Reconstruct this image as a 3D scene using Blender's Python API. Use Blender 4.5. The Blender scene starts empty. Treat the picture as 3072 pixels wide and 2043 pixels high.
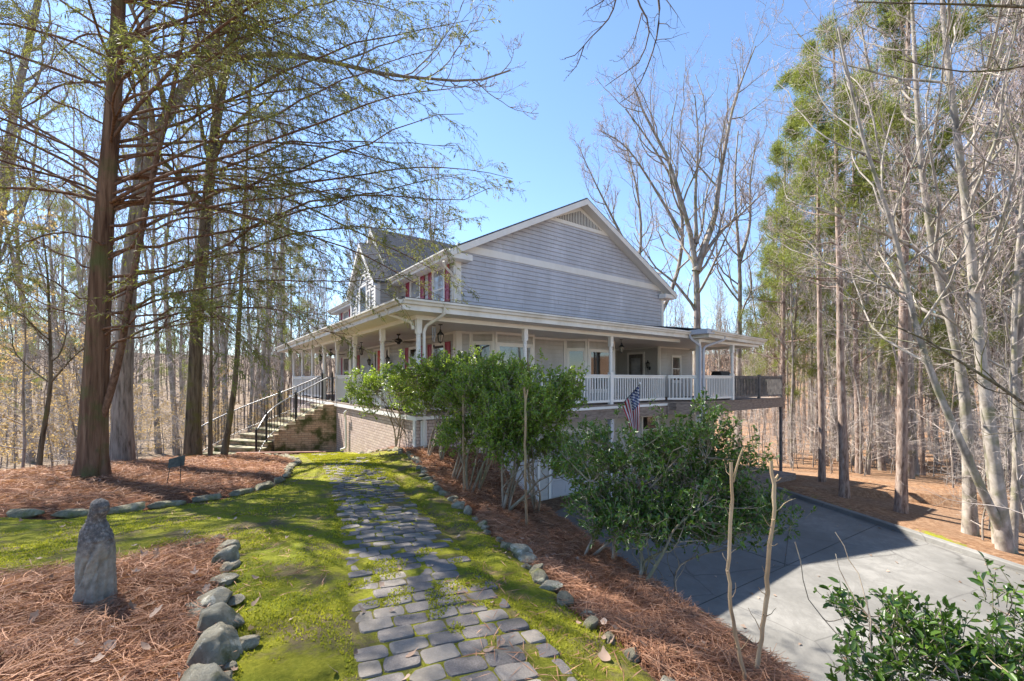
import bpy, math, random
import numpy as np
from mathutils import Vector, Matrix
R = math.radians
random.seed(7)
rng = np.random.default_rng(11)
SC = bpy.context.scene
COL = SC.collection

# ---------------------------------------------------------------- camera, sky, sun, exposure
# world origin = the camera's eye; x right, y forward, z up (metres)
cd = bpy.data.cameras.new('camera')
cd.sensor_width = 36.0
cd.lens = 36.0 * 1294 / 3072
cd.shift_y = 0.0383
cd.clip_start = 0.05
cd.clip_end = 3000
cam = bpy.data.objects.new('camera', cd)
cam.location = (0, 0, 0)
cam.rotation_euler = (R(90), 0, 0)
COL.objects.link(cam)
SC.camera = cam

SUN_AZ = (-.836, .549)
SUN_EL = R(50.5)
world = bpy.data.worlds.new("World")
SC.world = world
world.use_nodes = True
wn = world.node_tree
bg = wn.nodes['Background']
sky = wn.nodes.new('ShaderNodeTexSky')
sky.sky_type = 'NISHITA'
sky.sun_disc = False
sky.sun_elevation = SUN_EL
sky.sun_rotation = math.atan2(SUN_AZ[0], SUN_AZ[1])
sky.altitude = 150
sky.air_density = 1.0
sky.dust_density = .08
sky.ozone_density = 4.0
wn.links.new(sky.outputs[0], bg.inputs[0])
bg.inputs[1].default_value = 0.097

ld = bpy.data.lights.new('sun', 'SUN')
ld.energy = 5.0
ld.angle = R(0.55)
ld.color = (1.0, .94, .84)
sun = bpy.data.objects.new('sun', ld)
sv = Vector((SUN_AZ[0] * math.cos(SUN_EL), SUN_AZ[1] * math.cos(SUN_EL), math.sin(SUN_EL)))
sun.rotation_euler = sv.to_track_quat('Z', 'Y').to_euler()
sun.location = sv * 60
COL.objects.link(sun)
SC.view_settings.view_transform = 'Standard'
SC.view_settings.look = 'None'
SC.view_settings.gamma = 1
SC.view_settings.exposure = 1.68

# ---------------------------------------------------------------- tagging
def tag(o, label=None, cat=None, group=None, kind=None):
    if label: o['label'] = label
    if cat: o['category'] = cat
    if group: o['group'] = group
    if kind: o['kind'] = kind
    return o

def empty(name, loc=(0, 0, 0), rz=0, label=None, cat=None, group=None):
    o = bpy.data.objects.new(name, None)
    o.empty_display_size = .2
    o.location = loc
    o.rotation_euler = (0, 0, rz)
    COL.objects.link(o)
    return tag(o, label, cat, group)

def copy_tree(o, parent=None):
    c = o.copy()
    COL.objects.link(c)
    c.parent = parent
    for ch in list(o.children):
        copy_tree(ch, c)
    return c

# ---------------------------------------------------------------- materials
def new_mat(name):
    m = bpy.data.materials.new(name)
    m.use_nodes = True
    nt = m.node_tree
    return m, nt, nt.nodes['Principled BSDF']

def N(nt, t, **kw):
    n = nt.nodes.new(t)
    for k, v in kw.items():
        if k.startswith('i_'):
            n.inputs[k[2:].replace('_', ' ')].default_value = v
        else:
            setattr(n, k, v)
    return n

def ramp(nt, fac, stops, interp='LINEAR'):
    r = nt.nodes.new('ShaderNodeValToRGB')
    r.color_ramp.interpolation = interp
    e = r.color_ramp.elements
    e[0].position, e[0].color = stops[0][0], (*stops[0][1], 1)
    e[1].position, e[1].color = stops[-1][0], (*stops[-1][1], 1)
    for p, c in stops[1:-1]:
        x = e.new(p); x.color = (*c, 1)
    nt.links.new(fac, r.inputs[0])
    return r.outputs[0]

def noise(nt, scale, detail=4, rough=.55, coord='Object', stretch=None, dist=0):
    tc = N(nt, 'ShaderNodeTexCoord')
    src = tc.outputs[coord]
    if stretch:
        mp = N(nt, 'ShaderNodeMapping')
        mp.inputs['Scale'].default_value = stretch
        nt.links.new(src, mp.inputs[0]); src = mp.outputs[0]
    n = N(nt, 'ShaderNodeTexNoise')
    n.inputs['Scale'].default_value = scale
    n.inputs['Detail'].default_value = detail
    n.inputs['Roughness'].default_value = rough
    n.inputs['Distortion'].default_value = dist
    nt.links.new(src, n.inputs['Vector'])
    return n.outputs['Fac']

def mixc(nt, fac, a, b, mode='MIX'):
    m = N(nt, 'ShaderNodeMix', data_type='RGBA', blend_type=mode)
    for s, v in ((m.inputs[0], fac), (m.inputs[6], a), (m.inputs[7], b)):
        if isinstance(v, (int, float)): s.default_value = v
        elif isinstance(v, tuple): s.default_value = (*v, 1)
        else: nt.links.new(v, s)
    return m.outputs[2]

def mth(nt, op, a, b=0.0, clamp=False):
    m = N(nt, 'ShaderNodeMath', operation=op, use_clamp=clamp)
    for s, v in ((m.inputs[0], a), (m.inputs[1], b)):
        if isinstance(v, (int, float)): s.default_value = v
        else: nt.links.new(v, s)
    return m.outputs[0]

def bump(nt, bsdf, h, strength=.5, dist=.02):
    b = N(nt, 'ShaderNodeBump')
    b.inputs['Strength'].default_value = strength
    b.inputs['Distance'].default_value = dist
    nt.links.new(h, b.inputs['Height'])
    nt.links.new(b.outputs[0], bsdf.inputs['Normal'])

def pmat(name, c1, c2, scale=6, rough=.7, bs=.3, bd=.01, bscale=None, stretch=None, detail=5, spec=.35, lo=.35, hi=.65, metal=0):
    m, nt, b = new_mat(name)
    f = noise(nt, scale, detail, stretch=stretch)
    nt.links.new(ramp(nt, f, [(lo, c1), (hi, c2)]), b.inputs['Base Color'])
    b.inputs['Roughness'].default_value = rough
    b.inputs['Specular IOR Level'].default_value = spec
    b.inputs['Metallic'].default_value = metal
    if bs:
        bump(nt, b, noise(nt, bscale or scale * 4, 4, stretch=stretch), bs, bd)
    return m

def brick_mat(name, c1, c2, mortar, moss=0.0, bw=.215, bh=.075):
    m, nt, b = new_mat(name)
    uv = N(nt, 'ShaderNodeUVMap')
    bt = N(nt, 'ShaderNodeTexBrick')
    bt.inputs['Scale'].default_value = 1
    bt.inputs['Brick Width'].default_value = bw
    bt.inputs['Row Height'].default_value = bh
    bt.inputs['Mortar Size'].default_value = .007
    bt.inputs['Mortar Smooth'].default_value = .2
    bt.inputs['Bias'].default_value = 0
    bt.inputs['Color1'].default_value = (*c1, 1)
    bt.inputs['Color2'].default_value = (*c2, 1)
    bt.inputs['Mortar'].default_value = (*mortar, 1)
    nt.links.new(uv.outputs[0], bt.inputs['Vector'])
    col = mixc(nt, mth(nt, 'MULTIPLY', noise(nt, 9, 5), .55), bt.outputs['Color'], (c1[0] * .55, c1[1] * .5, c1[2] * .45))
    if moss:
        f = ramp(nt, noise(nt, 2.3, 6), [(.52 - moss * .15, (0, 0, 0)), (.62, (1, 1, 1))])
        col = mixc(nt, f, col, (.06, .065, .015))
    nt.links.new(col, b.inputs['Base Color'])
    b.inputs['Roughness'].default_value = .85
    h = mth(nt, 'ADD', mth(nt, 'MULTIPLY', bt.outputs['Fac'], -1.0), mth(nt, 'MULTIPLY', noise(nt, 40, 3), .35))
    bump(nt, b, h, .7, .012)
    return m

def paint(name, c, dirt=(.25, .23, .2), amt=.25, rough=.55):
    """weathered outdoor paint: the colour, with streaky dirt of its own"""
    m, nt, b = new_mat(name)
    f = ramp(nt, noise(nt, 1.6, 7, .65, stretch=(1, 1, .35)), [(.42, (0, 0, 0)), (.75, (amt, amt, amt))])
    col = mixc(nt, f, c, dirt)
    f2 = noise(nt, 26, 3)
    col = mixc(nt, mth(nt, 'MULTIPLY', f2, .18), col, tuple(x * .78 for x in c))
    nt.links.new(col, b.inputs['Base Color'])
    b.inputs['Roughness'].default_value = rough
    bump(nt, b, noise(nt, 55, 3), .12, .004)
    return m

def bark(name, c1, c2, groove, moss=None, sc=9, st=.14, bd=.03):
    m, nt, b = new_mat(name)
    f = noise(nt, sc, 6, .6, stretch=(1, 1, st), dist=.4)
    col = ramp(nt, f, [(.32, groove), (.47, c1), (.7, c2)])
    if moss:
        g = ramp(nt, noise(nt, 2.2, 5), [(.5, (0, 0, 0)), (.66, (1, 1, 1))])
        col = mixc(nt, g, col, moss)
    nt.links.new(col, b.inputs['Base Color'])
    b.inputs['Roughness'].default_value = .9
    b.inputs['Specular IOR Level'].default_value = .2
    bump(nt, b, f, .9, bd)
    return m

def leafmat(name, c1, c2, rough=.4, trans=.25, spec=.5, scale=1.3):
    m, nt, b = new_mat(name)
    g = N(nt, 'ShaderNodeNewGeometry')
    cr = ramp(nt, g.outputs['Random Per Island'], [(0, c1), (.5, tuple((x + y) / 2 for x, y in zip(c1, c2))), (1, c2)])
    f = noise(nt, scale, 3)
    col = mixc(nt, mth(nt, 'MULTIPLY', f, .35), cr, tuple(x * .5 for x in c1))
    nt.links.new(col, b.inputs['Base Color'])
    b.inputs['Roughness'].default_value = rough
    b.inputs['Specular IOR Level'].default_value = spec
    if trans:
        tr = N(nt, 'ShaderNodeBsdfTranslucent')
        nt.links.new(mixc(nt, .5, col, (c2[0] * 1.6, c2[1] * 1.6, c2[2])), tr.inputs[0])
        mx = N(nt, 'ShaderNodeMixShader')
        mx.inputs[0].default_value = trans
        out = nt.nodes['Material Output']
        nt.links.new(b.outputs[0], mx.inputs[1])
        nt.links.new(tr.outputs[0], mx.inputs[2])
        nt.links.new(mx.outputs[0], out.inputs[0])
    return m

M = {}
def siding_mat(name, c1, c2, dirt, amt):
    m, nt, b = new_mat(name)
    f = noise(nt, .9, 8, .68, stretch=(1, 1, .55))
    col = ramp(nt, f, [(.33, c2), (.52, c1), (.68, tuple(x * 1.22 for x in c1))])
    st = ramp(nt, noise(nt, 3.2, 6, .7, stretch=(1.6, 1.6, .16)), [(.5, (0, 0, 0)), (.72, (amt, amt, amt))])
    col = mixc(nt, st, col, dirt)
    col = mixc(nt, mth(nt, 'MULTIPLY', noise(nt, 40, 4), .25), col, tuple(x * .7 for x in c1))
    nt.links.new(col, b.inputs['Base Color']); b.inputs['Roughness'].default_value = .6
    bump(nt, b, noise(nt, 45, 4, stretch=(1, 1, 5)), .25, .004)
    return m
M['siding'] = siding_mat('siding', (.47, .485, .545), (.40, .41, .465), (.28, .275, .29), .32)
M['siding_pale'] = siding_mat('siding_pale', (.46, .455, .45), (.38, .375, .36), (.27, .25, .23), .3)
M['white'] = paint('white_paint', (.74, .73, .71), (.42, .39, .34), .35)
M['ceiling'] = paint('porch_ceiling_paint', (.72, .70, .67), (.5, .46, .42), .35)
M['gutter'] = paint('gutter_paint', (.68, .66, .62), (.30, .26, .17), .6, .4)
M['greypaint'] = paint('grey_downspout_paint', (.42, .44, .50), (.3, .3, .3), .3, .4)
M['shutter'] = paint('shutter_paint', (.30, .03, .07), (.2, .05, .08), .25, .45)
M['redpaint'] = paint('red_door_paint', (.55, .03, .02), (.3, .03, .02), .2, .4)
M['iron'] = pmat('black_iron', (.015, .015, .016), (.03, .03, .03), 20, .45, .1, .002)
M['steelrail'] = pmat('worn_handrail', (.16, .16, .17), (.34, .34, .35), 14, .35, .1, .002, metal=.4)
M['brickwall'] = brick_mat('washed_brick', (.58, .46, .40), (.45, .34, .30), (.16, .12, .11))
M['brickstep'] = brick_mat('mossy_brick', (.46, .30, .20), (.56, .43, .31), (.17, .13, .09), .35)
M['brickdark'] = brick_mat('brown_brick', (.20, .13, .10), (.14, .10, .08), (.10, .09, .08))
M['tread'] = pmat('mossy_tread', (.17, .17, .08), (.36, .31, .24), 5, .9, .5, .01)
M['wood'] = pmat('weathered_deck_wood', (.15, .115, .095), (.28, .225, .19), 5, .85, .5, .008, stretch=(1, 1, 6))
M['woodred'] = pmat('reddish_old_boards', (.15, .07, .055), (.27, .15, .12), 6, .85, .4, .008)
M['wooddark'] = pmat('dark_deck_stain', (.09, .085, .085), (.18, .165, .16), 6, .75, .3, .005)
M['interior'] = pmat('dark_room', (.02, .018, .016), (.04, .035, .03), 3, .9, 0)
M['garage'] = paint('garage_door_paint', (.45, .46, .50), (.3, .3, .32), .25)

def glass_mat(name, c, rough=.04):
    m, nt, b = new_mat(name)
    f = noise(nt, 1.7, 3)
    nt.links.new(ramp(nt, f, [(.4, tuple(x * .6 for x in c)), (.6, c)]), b.inputs['Base Color'])
    b.inputs['Roughness'].default_value = rough
    b.inputs['IOR'].default_value = 1.6
    b.inputs['Specular IOR Level'].default_value = .9
    bump(nt, b, noise(nt, 1.1, 2), .06, .03)
    return m
M['pane'] = glass_mat('dark_window_glass', (.035, .032, .03))
M['panecurtain'] = glass_mat('curtained_window_glass', (.34, .35, .37))
M['lampglass'] = glass_mat('lantern_glass', (.35, .33, .28), .15)

def shingle_mat():
    m, nt, b = new_mat('dark_shingles')
    uv = N(nt, 'ShaderNodeUVMap')
    bt = N(nt, 'ShaderNodeTexBrick')
    for k, v in (('Scale', 1), ('Brick Width', .3), ('Row Height', .145), ('Mortar Size', .012), ('Mortar Smooth', .6), ('Bias', -.2)):
        bt.inputs[k].default_value = v
    bt.inputs['Color1'].default_value = (.085, .088, .10, 1)
    bt.inputs['Color2'].default_value = (.13, .135, .155, 1)
    bt.inputs['Mortar'].default_value = (.012, .012, .014, 1)
    nt.links.new(uv.outputs[0], bt.inputs['Vector'])
    col = mixc(nt, mth(nt, 'MULTIPLY', noise(nt, 3, 6), .5), bt.outputs['Color'], (.05, .05, .06))
    nt.links.new(col, b.inputs['Base Color'])
    b.inputs['Roughness'].default_value = .8
    bump(nt, b, mth(nt, 'MULTIPLY', bt.outputs['Fac'], -1.0), .8, .02)
    return m
M['shingle'] = shingle_mat()

# ---------------------------------------------------------------- mesh building
class MB:
    def __init__(s):
        s.v = []; s.f = []; s.m = []
    def add(s, vs, fs, mi=0):
        o = len(s.v)
        s.v += [tuple(p) for p in vs]
        s.f += [tuple(i + o for i in f) for f in fs]
        s.m += [mi] * len(fs)
    def box(s, x0, x1, y0, y1, z0, z1, mi=0):
        s.add([(x0, y0, z0), (x1, y0, z0), (x1, y1, z0), (x0, y1, z0), (x0, y0, z1), (x1, y0, z1), (x1, y1, z1), (x0, y1, z1)],
              [(0, 3, 2, 1), (4, 5, 6, 7), (0, 1, 5, 4), (1, 2, 6, 5), (2, 3, 7, 6), (3, 0, 4, 7)], mi)
    def fbox(s, F, u0, u1, n0, n1, z0, z1, mi=0):
        """box in a wall frame F = (ox, oy, dx, dy, nx, ny): u along the wall, n outward, z up"""
        P = []
        for z in (z0, z1):
            for u, n in ((u0, n0), (u1, n0), (u1, n1), (u0, n1)):
                P.append((F[0] + F[2] * u + F[4] * n, F[1] + F[3] * u + F[5] * n, z))
        fs = [(0, 3, 2, 1), (4, 5, 6, 7), (0, 1, 5, 4), (1, 2, 6, 5), (2, 3, 7, 6), (3, 0, 4, 7)]
        if F[2] * F[5] - F[3] * F[4] < 0:
            fs = [f[::-1] for f in fs]
        s.add(P, fs, mi)
    def bar(s, a, b, w, h, mi=0):
        """square bar from a to b, w wide (horizontal), h high"""
        a = Vector(a); b = Vector(b); d = (b - a).normalized()
        side = d.cross(Vector((0, 0, 1)))
        side = Vector((1, 0, 0)) if side.length < 1e-4 else side.normalized()
        up = side.cross(d).normalized()
        P = []
        for p in (a, b):
            for i, j in ((-1, -1), (1, -1), (1, 1), (-1, 1)):
                P.append(p + side * (w / 2 * i) + up * (h / 2 * j))
        s.add(P, [(0, 1, 2, 3), (7, 6, 5, 4), (0, 4, 5, 1), (1, 5, 6, 2), (2, 6, 7, 3), (3, 7, 4, 0)], mi)
    def tube(s, pts, rad, k=8, mi=0, cap=True):
        pts = [Vector(p) for p in pts]; n = len(pts)
        if not hasattr(rad, '__len__'): rad = [rad] * n
        P = []
        u = None
        for i in range(n):
            t = (pts[min(i + 1, n - 1)] - pts[max(i - 1, 0)]).normalized()
            if u is None:
                u = t.cross(Vector((0, 0, 1)))
                if u.length < .05: u = t.cross(Vector((1, 0, 0)))
            u = (u - t * u.dot(t)).normalized()
            w = t.cross(u)
            for j in range(k):
                a = 2 * math.pi * j / k
                P.append(pts[i] + (u * math.cos(a) + w * math.sin(a)) * rad[i])
        F = []
        for i in range(n - 1):
            for j in range(k):
                F.append((i * k + j, i * k + (j + 1) % k, (i + 1) * k + (j + 1) % k, (i + 1) * k + j))
        if cap:
            F.append(tuple(range(k))[::-1]); F.append(tuple((n - 1) * k + j for j in range(k)))
        s.add(P, F, mi)
    def lathe(s, c, prof, k=10, mi=0):
        P = []; n = len(prof)
        for r, z in prof:
            for j in range(k):
                a = 2 * math.pi * j / k
                P.append((c[0] + r * math.cos(a), c[1] + r * math.sin(a), c[2] + z))
        F = []
        for i in range(n - 1):
            for j in range(k):
                F.append((i * k + j, i * k + (j + 1) % k, (i + 1) * k + (j + 1) % k, (i + 1) * k + j))
        F.append(tuple(range(k))[::-1]); F.append(tuple((n - 1) * k + j for j in range(k)))
        s.add(P, F, mi)
    def slab(s, poly, t, mi=0):
        """polygon of 3-D points (counter-clockwise from above), t thick downward"""
        n = len(poly)
        P = [tuple(p) for p in poly] + [(p[0], p[1], p[2] - t) for p in poly]
        F = [tuple(range(n)), tuple(range(2 * n - 1, n - 1, -1))]
        for i in range(n):
            j = (i + 1) % n
            F.append((i, i + n, j + n, j))
        s.add(P, F, mi)
    def build(s, name, mats, parent=None, smooth=False, bevel=0, uv=False):
        me = bpy.data.meshes.new(name)
        me.from_pydata(s.v, [], s.f)
        mats = mats if isinstance(mats, (list, tuple)) else [mats]
        for m in mats: me.materials.append(m)
        if len(mats) > 1:
            me.polygons.foreach_set('material_index', s.m)
        if smooth:
            me.polygons.foreach_set('use_smooth', [True] * len(s.f))
        if uv: auto_uv(me)
        me.update()
        o = bpy.data.objects.new(name, me)
        COL.objects.link(o)
        o.parent = parent
        if bevel:
            b = o.modifiers.new('bevel', 'BEVEL')
            b.width = bevel; b.segments = 2; b.limit_method = 'ANGLE'
        return o

def auto_uv(me):
    uvl = me.uv_layers.new(name='UVMap')
    for p in me.polygons:
        n = p.normal
        if abs(n.z) > .98:
            t = Vector((1, 0, 0)); b = Vector((0, 1, 0))
        else:
            t = Vector((0, 0, 1)).cross(n).normalized(); b = n.cross(t).normalized()
        for li in p.loop_indices:
            co = me.vertices[me.loops[li].vertex_index].co
            uvl.data[li].uv = (co.dot(t), co.dot(b))

def np_mesh(name, V, F, mats, parent=None, smooth=False, attrs=None):
    """mesh from numpy arrays; F is (m,3) or (m,4)"""
    me = bpy.data.meshes.new(name)
    V = np.ascontiguousarray(V, dtype=np.float32); F = np.ascontiguousarray(F, dtype=np.int32)
    k = F.shape[1]
    me.vertices.add(len(V)); me.vertices.foreach_set('co', V.ravel())
    me.loops.add(F.size); me.loops.foreach_set('vertex_index', F.ravel())
    me.polygons.add(len(F))
    me.polygons.foreach_set('loop_start', np.arange(0, F.size, k, dtype=np.int32))
    me.polygons.foreach_set('loop_total', np.full(len(F), k, dtype=np.int32))
    if smooth: me.polygons.foreach_set('use_smooth', np.ones(len(F), dtype=bool))
    me.update(calc_edges=True)
    for m in (mats if isinstance(mats, (list, tuple)) else [mats]): me.materials.append(m)
    if attrs:
        for an, av in attrs.items():
            a = me.attributes.new(an, 'FLOAT', 'POINT')
            a.data.foreach_set('value', np.ascontiguousarray(av, dtype=np.float32))
    o = bpy.data.objects.new(name, me)
    COL.objects.link(o)
    o.parent = parent
    return o
# ---------------------------------------------------------------- terrain
# the edge of the high bed above the driveway (runs away from the camera, then under the house)
EDGE = np.array([(2.5, -8), (2.0, -3), (1.62, 1.0), (1.46, 2.58), (1.10, 3.8), (.66, 5.6), (.06, 7.65), (-.32, 9.3), (-.45, 10.85), (-4.5, 16.8), (-9.8, 24.0), (-16, 34.0)])
KERB = np.array([(13.6, -8), (12.1, 0), (11.2, 6.0), (10.8, 9.0), (10.3, 12.3), (9.8, 15.2), (9.75, 16.0)])
DRIVE_Z = -4.1

def poly_sd(P, x, y):
    """signed distance to a polyline (array points); positive on the right of its direction"""
    best = np.full(x.shape, 1e9); sgn = np.zeros(x.shape)
    for i in range(len(P) - 1):
        a = P[i]; b = P[i + 1]; d = b - a; L2 = d @ d
        t = np.clip(((x - a[0]) * d[0] + (y - a[1]) * d[1]) / L2, 0, 1)
        qx = x - (a[0] + t * d[0]); qy = y - (a[1] + t * d[1])
        dist = np.hypot(qx, qy)
        cr = d[1] * (x - a[0]) - d[0] * (y - a[1])
        m = dist < best - 1e-9
        best = np.where(m, dist, best); sgn = np.where(m, np.sign(cr), sgn)
    return best * sgn

def sstep(a, b, x):
    t = np.clip((x - a) / (b - a), 0, 1)
    return t * t * (3 - 2 * t)

def vnoise(x, y, s, seed=0):
    """smooth value noise on arrays"""
    g = np.random.default_rng(seed).random((256, 256))
    xs = x / s + 1000; ys = y / s + 1000
    xi = np.floor(xs).astype(int); yi = np.floor(ys).astype(int)
    fx = xs - xi; fy = ys - yi
    fx = fx * fx * (3 - 2 * fx); fy = fy * fy * (3 - 2 * fy)
    a = g[xi % 256, yi % 256]; b = g[(xi + 1) % 256, yi % 256]; c = g[xi % 256, (yi + 1) % 256]; d = g[(xi + 1) % 256, (yi + 1) % 256]
    return (a * (1 - fx) + b * fx) * (1 - fy) + (c * (1 - fx) + d * fx) * fy - .5

# centre line of the cobbled path
PATH = np.array([(.35, .3), (.0, 1.5), (-.24, 2.15), (-.86, 3.6), (-1.5, 5.05), (-3.05, 8.35), (-4.3, 10.6), (-5.4, 12.6), (-6.3, 13.9)])
# stone border between the moss and the bed by the driveway
BORDER = np.array([(1.15, 1.2), (.83, 2.1), (.64, 2.55), (.42, 3.0), (.06, 4.0), (-.52, 5.35), (-.95, 6.3), (-1.55, 7.7), (-2.3, 9.3), (-3.2, 10.9), (-4.6, 13.0)])
# flat stones round the cedar's bed, and the rocks round the statue's bed
LBED = np.array([(-13, 4.6), (-8.0, 5.1), (-5.6, 5.2), (-4.75, 5.75), (-4.2, 6.3), (-3.9, 7.0), (-4.1, 8.0), (-4.7, 9.0), (-5.0, 10.2), (-5.7, 11.3), (-7.2, 12.6)])
SBED = np.array([(-1.15, .6), (-1.25, 1.6), (-1.42, 2.1), (-1.64, 2.45), (-1.88, 2.75), (-2.12, 3.1), (-2.32, 3.5), (-2.58, 3.95), (-2.82, 4.28), (-3.1, 4.1), (-3.3, 3.75), (-3.6, 3.5), (-4.6, 3.15), (-7, 3.0)])

def ground_z(x, y):
    x = np.asarray(x, dtype=float); y = np.asarray(y, dtype=float)
    g = -1.5 - .075 * np.clip(y - 3, -2, 11.5)
    g = g + .45 * np.exp(-(np.hypot(x + 1.6, y - 10.2) / 2.6) ** 2)
    # bed by the drive falls towards its edge
    e = poly_sd(EDGE, x, y)          # positive = right of the edge = driveway side
    g = g - .24 * sstep(-1.5, -.1, e)
    # valley behind and left of the lawn
    r = np.hypot(x + 2, y - 6)
    lf = sstep(0, -4, x - .0)
    v = .16 * np.clip(r - 8.4, 0, 14) + .055 * np.clip(r - 22.4, 0, 45)
    far = .075 * np.clip(r - 75, 0, 400)
    upper = g - v + far
    # low side: driveway flat, then forest floor
    k = poly_sd(KERB, x, y)          # positive = right of / beyond the kerb
    dd = np.where(y > 16, np.hypot(np.clip(x - 9.9, 0, None) * .5, y - 16), np.clip(k, 0, None))
    low = DRIVE_Z - .04 - .11 * np.clip(dd - .5, 0, 12) - .03 * np.clip(dd - 12, 0, 35) + .085 * np.clip(dd - 60, 0, 400)
    low = np.where((k > .15) & (y <= 16.2), low + .12 * sstep(.15, .4, k) * sstep(1.6, .6, k), low)
    w = sstep(.04, .20, e)
    # far from the house the two sides blend
    wf = sstep(-12, 10, x + .25 * (y - 20))
    w = np.where(y > 26, w * sstep(40, 26, y) + wf * sstep(26, 40, y), w)
    z = upper * (1 - w) + low * w
    z = z + vnoise(x, y, 9, 3) * .5 * sstep(9, 20, np.hypot(x, y - 6)) * (1 - sstep(-.5, .2, e) * sstep(1.0, 0, k) * (y < 18))
    return z

def gz(x, y):
    return float(ground_z(np.array([x]), np.array([y]))[0])

def axis(lo, hi, f0, f1, fine, growth):
    a = list(np.arange(f0, f1 + 1e-6, fine))
    s = fine; v = a[-1]
    while v < hi:
        s *= growth; v += s; a.append(v)
    s = fine; v = a[0]; pre = []
    while v > lo:
        s *= growth; v -= s; pre.append(v)
    return np.array(pre[::-1] + a)

gx = axis(-420, 420, -9.5, 3.2, .07, 1.06)
gy = axis(-60, 520, .6, 14.5, .07, 1.06)
GX, GY = np.meshgrid(gx, gy, indexing='ij')
Z = ground_z(GX.ravel(), GY.ravel())
X_, Y_ = GX.ravel(), GY.ravel()
e_ = poly_sd(EDGE, X_, Y_); b_ = poly_sd(BORDER, X_, Y_); l_ = poly_sd(LBED, X_, Y_); s_ = poly_sd(SBED, X_, Y_)
k_ = poly_sd(KERB, X_, Y_)
near = (X_ > -13) & (X_ < 4) & (Y_ > -4) & (Y_ < 15)
lb = sstep(.05, -.05, l_) * sstep(13.6, 12.9, Y_)         # left bed: left of its stone line
lb = np.where(np.hypot(X_ + 2, Y_ - 6) > 12.5, 0, lb)
sb = sstep(.05, -.05, s_)                                # statue bed
rb = sstep(-.08, .08, b_) * (e_ < .3)
straw = np.clip(np.maximum(np.maximum(lb, sb), rb), 0, 1) * near
lit = sstep(8.5, 10.5, np.hypot(X_ + 1.5, Y_ - 5.5) * .92)
moss = np.clip(1 - straw, 0, 1) * near * (e_ < .1) * (1 - sstep(9.5, 12, np.hypot(X_ + 2, Y_ - 6)) * (X_ < -6))
moss = np.maximum(moss, sstep(.15, .25, k_) * sstep(.9, .3, k_) * (Y_ < 17) * (X_ > 5) * (.50 + .9 * vnoise(X_, Y_, .35, 77)))
lump = vnoise(X_, Y_, .9, 5) * .05 + vnoise(X_, Y_, .25, 6) * .025 + vnoise(X_, Y_, .1, 8) * .014
sdist = -poly_sd(PATH, X_, Y_)
pathm = sstep(.62, .5, np.abs(sdist))
mound = np.where(sb > 0, .06 * sstep(0, -.5, s_), 0) + np.where(lb > 0, .07 * sstep(0, -.5, l_), 0)
Z = Z + np.where(near, lump * (1 - pathm * .85) + mound, 0)
Z = Z - np.where((np.abs(sdist) < .5) & near, .012, 0)
# small eroded channel on the right side of the path
Z = Z - near * .05 * np.exp(-((np.abs(sdist) - .62) / .09) ** 2) * (sdist < 0) * (Y_ < 7.5)
nx, ny = len(gx), len(gy)
idx = np.arange(nx * ny).reshape(nx, ny)
F = np.stack([idx[:-1, :-1], idx[1:, :-1], idx[1:, 1:], idx[:-1, 1:]], -1).reshape(-1, 4)
def surf_z(x, y):
    """height of the built ground sheet (bilinear)"""
    x = np.asarray(x, float); y = np.asarray(y, float)
    i = np.clip(np.searchsorted(gx, x) - 1, 0, nx - 2); j = np.clip(np.searchsorted(gy, y) - 1, 0, ny - 2)
    fx = (x - gx[i]) / (gx[i + 1] - gx[i]); fy = (y - gy[j]) / (gy[j + 1] - gy[j])
    Zg = Z.reshape(nx, ny)
    return (Zg[i, j] * (1 - fx) + Zg[i + 1, j] * fx) * (1 - fy) + (Zg[i, j + 1] * (1 - fx) + Zg[i + 1, j + 1] * fx) * fy
def sz(x, y):
    return float(surf_z(np.array([x]), np.array([y]))[0])

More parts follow.
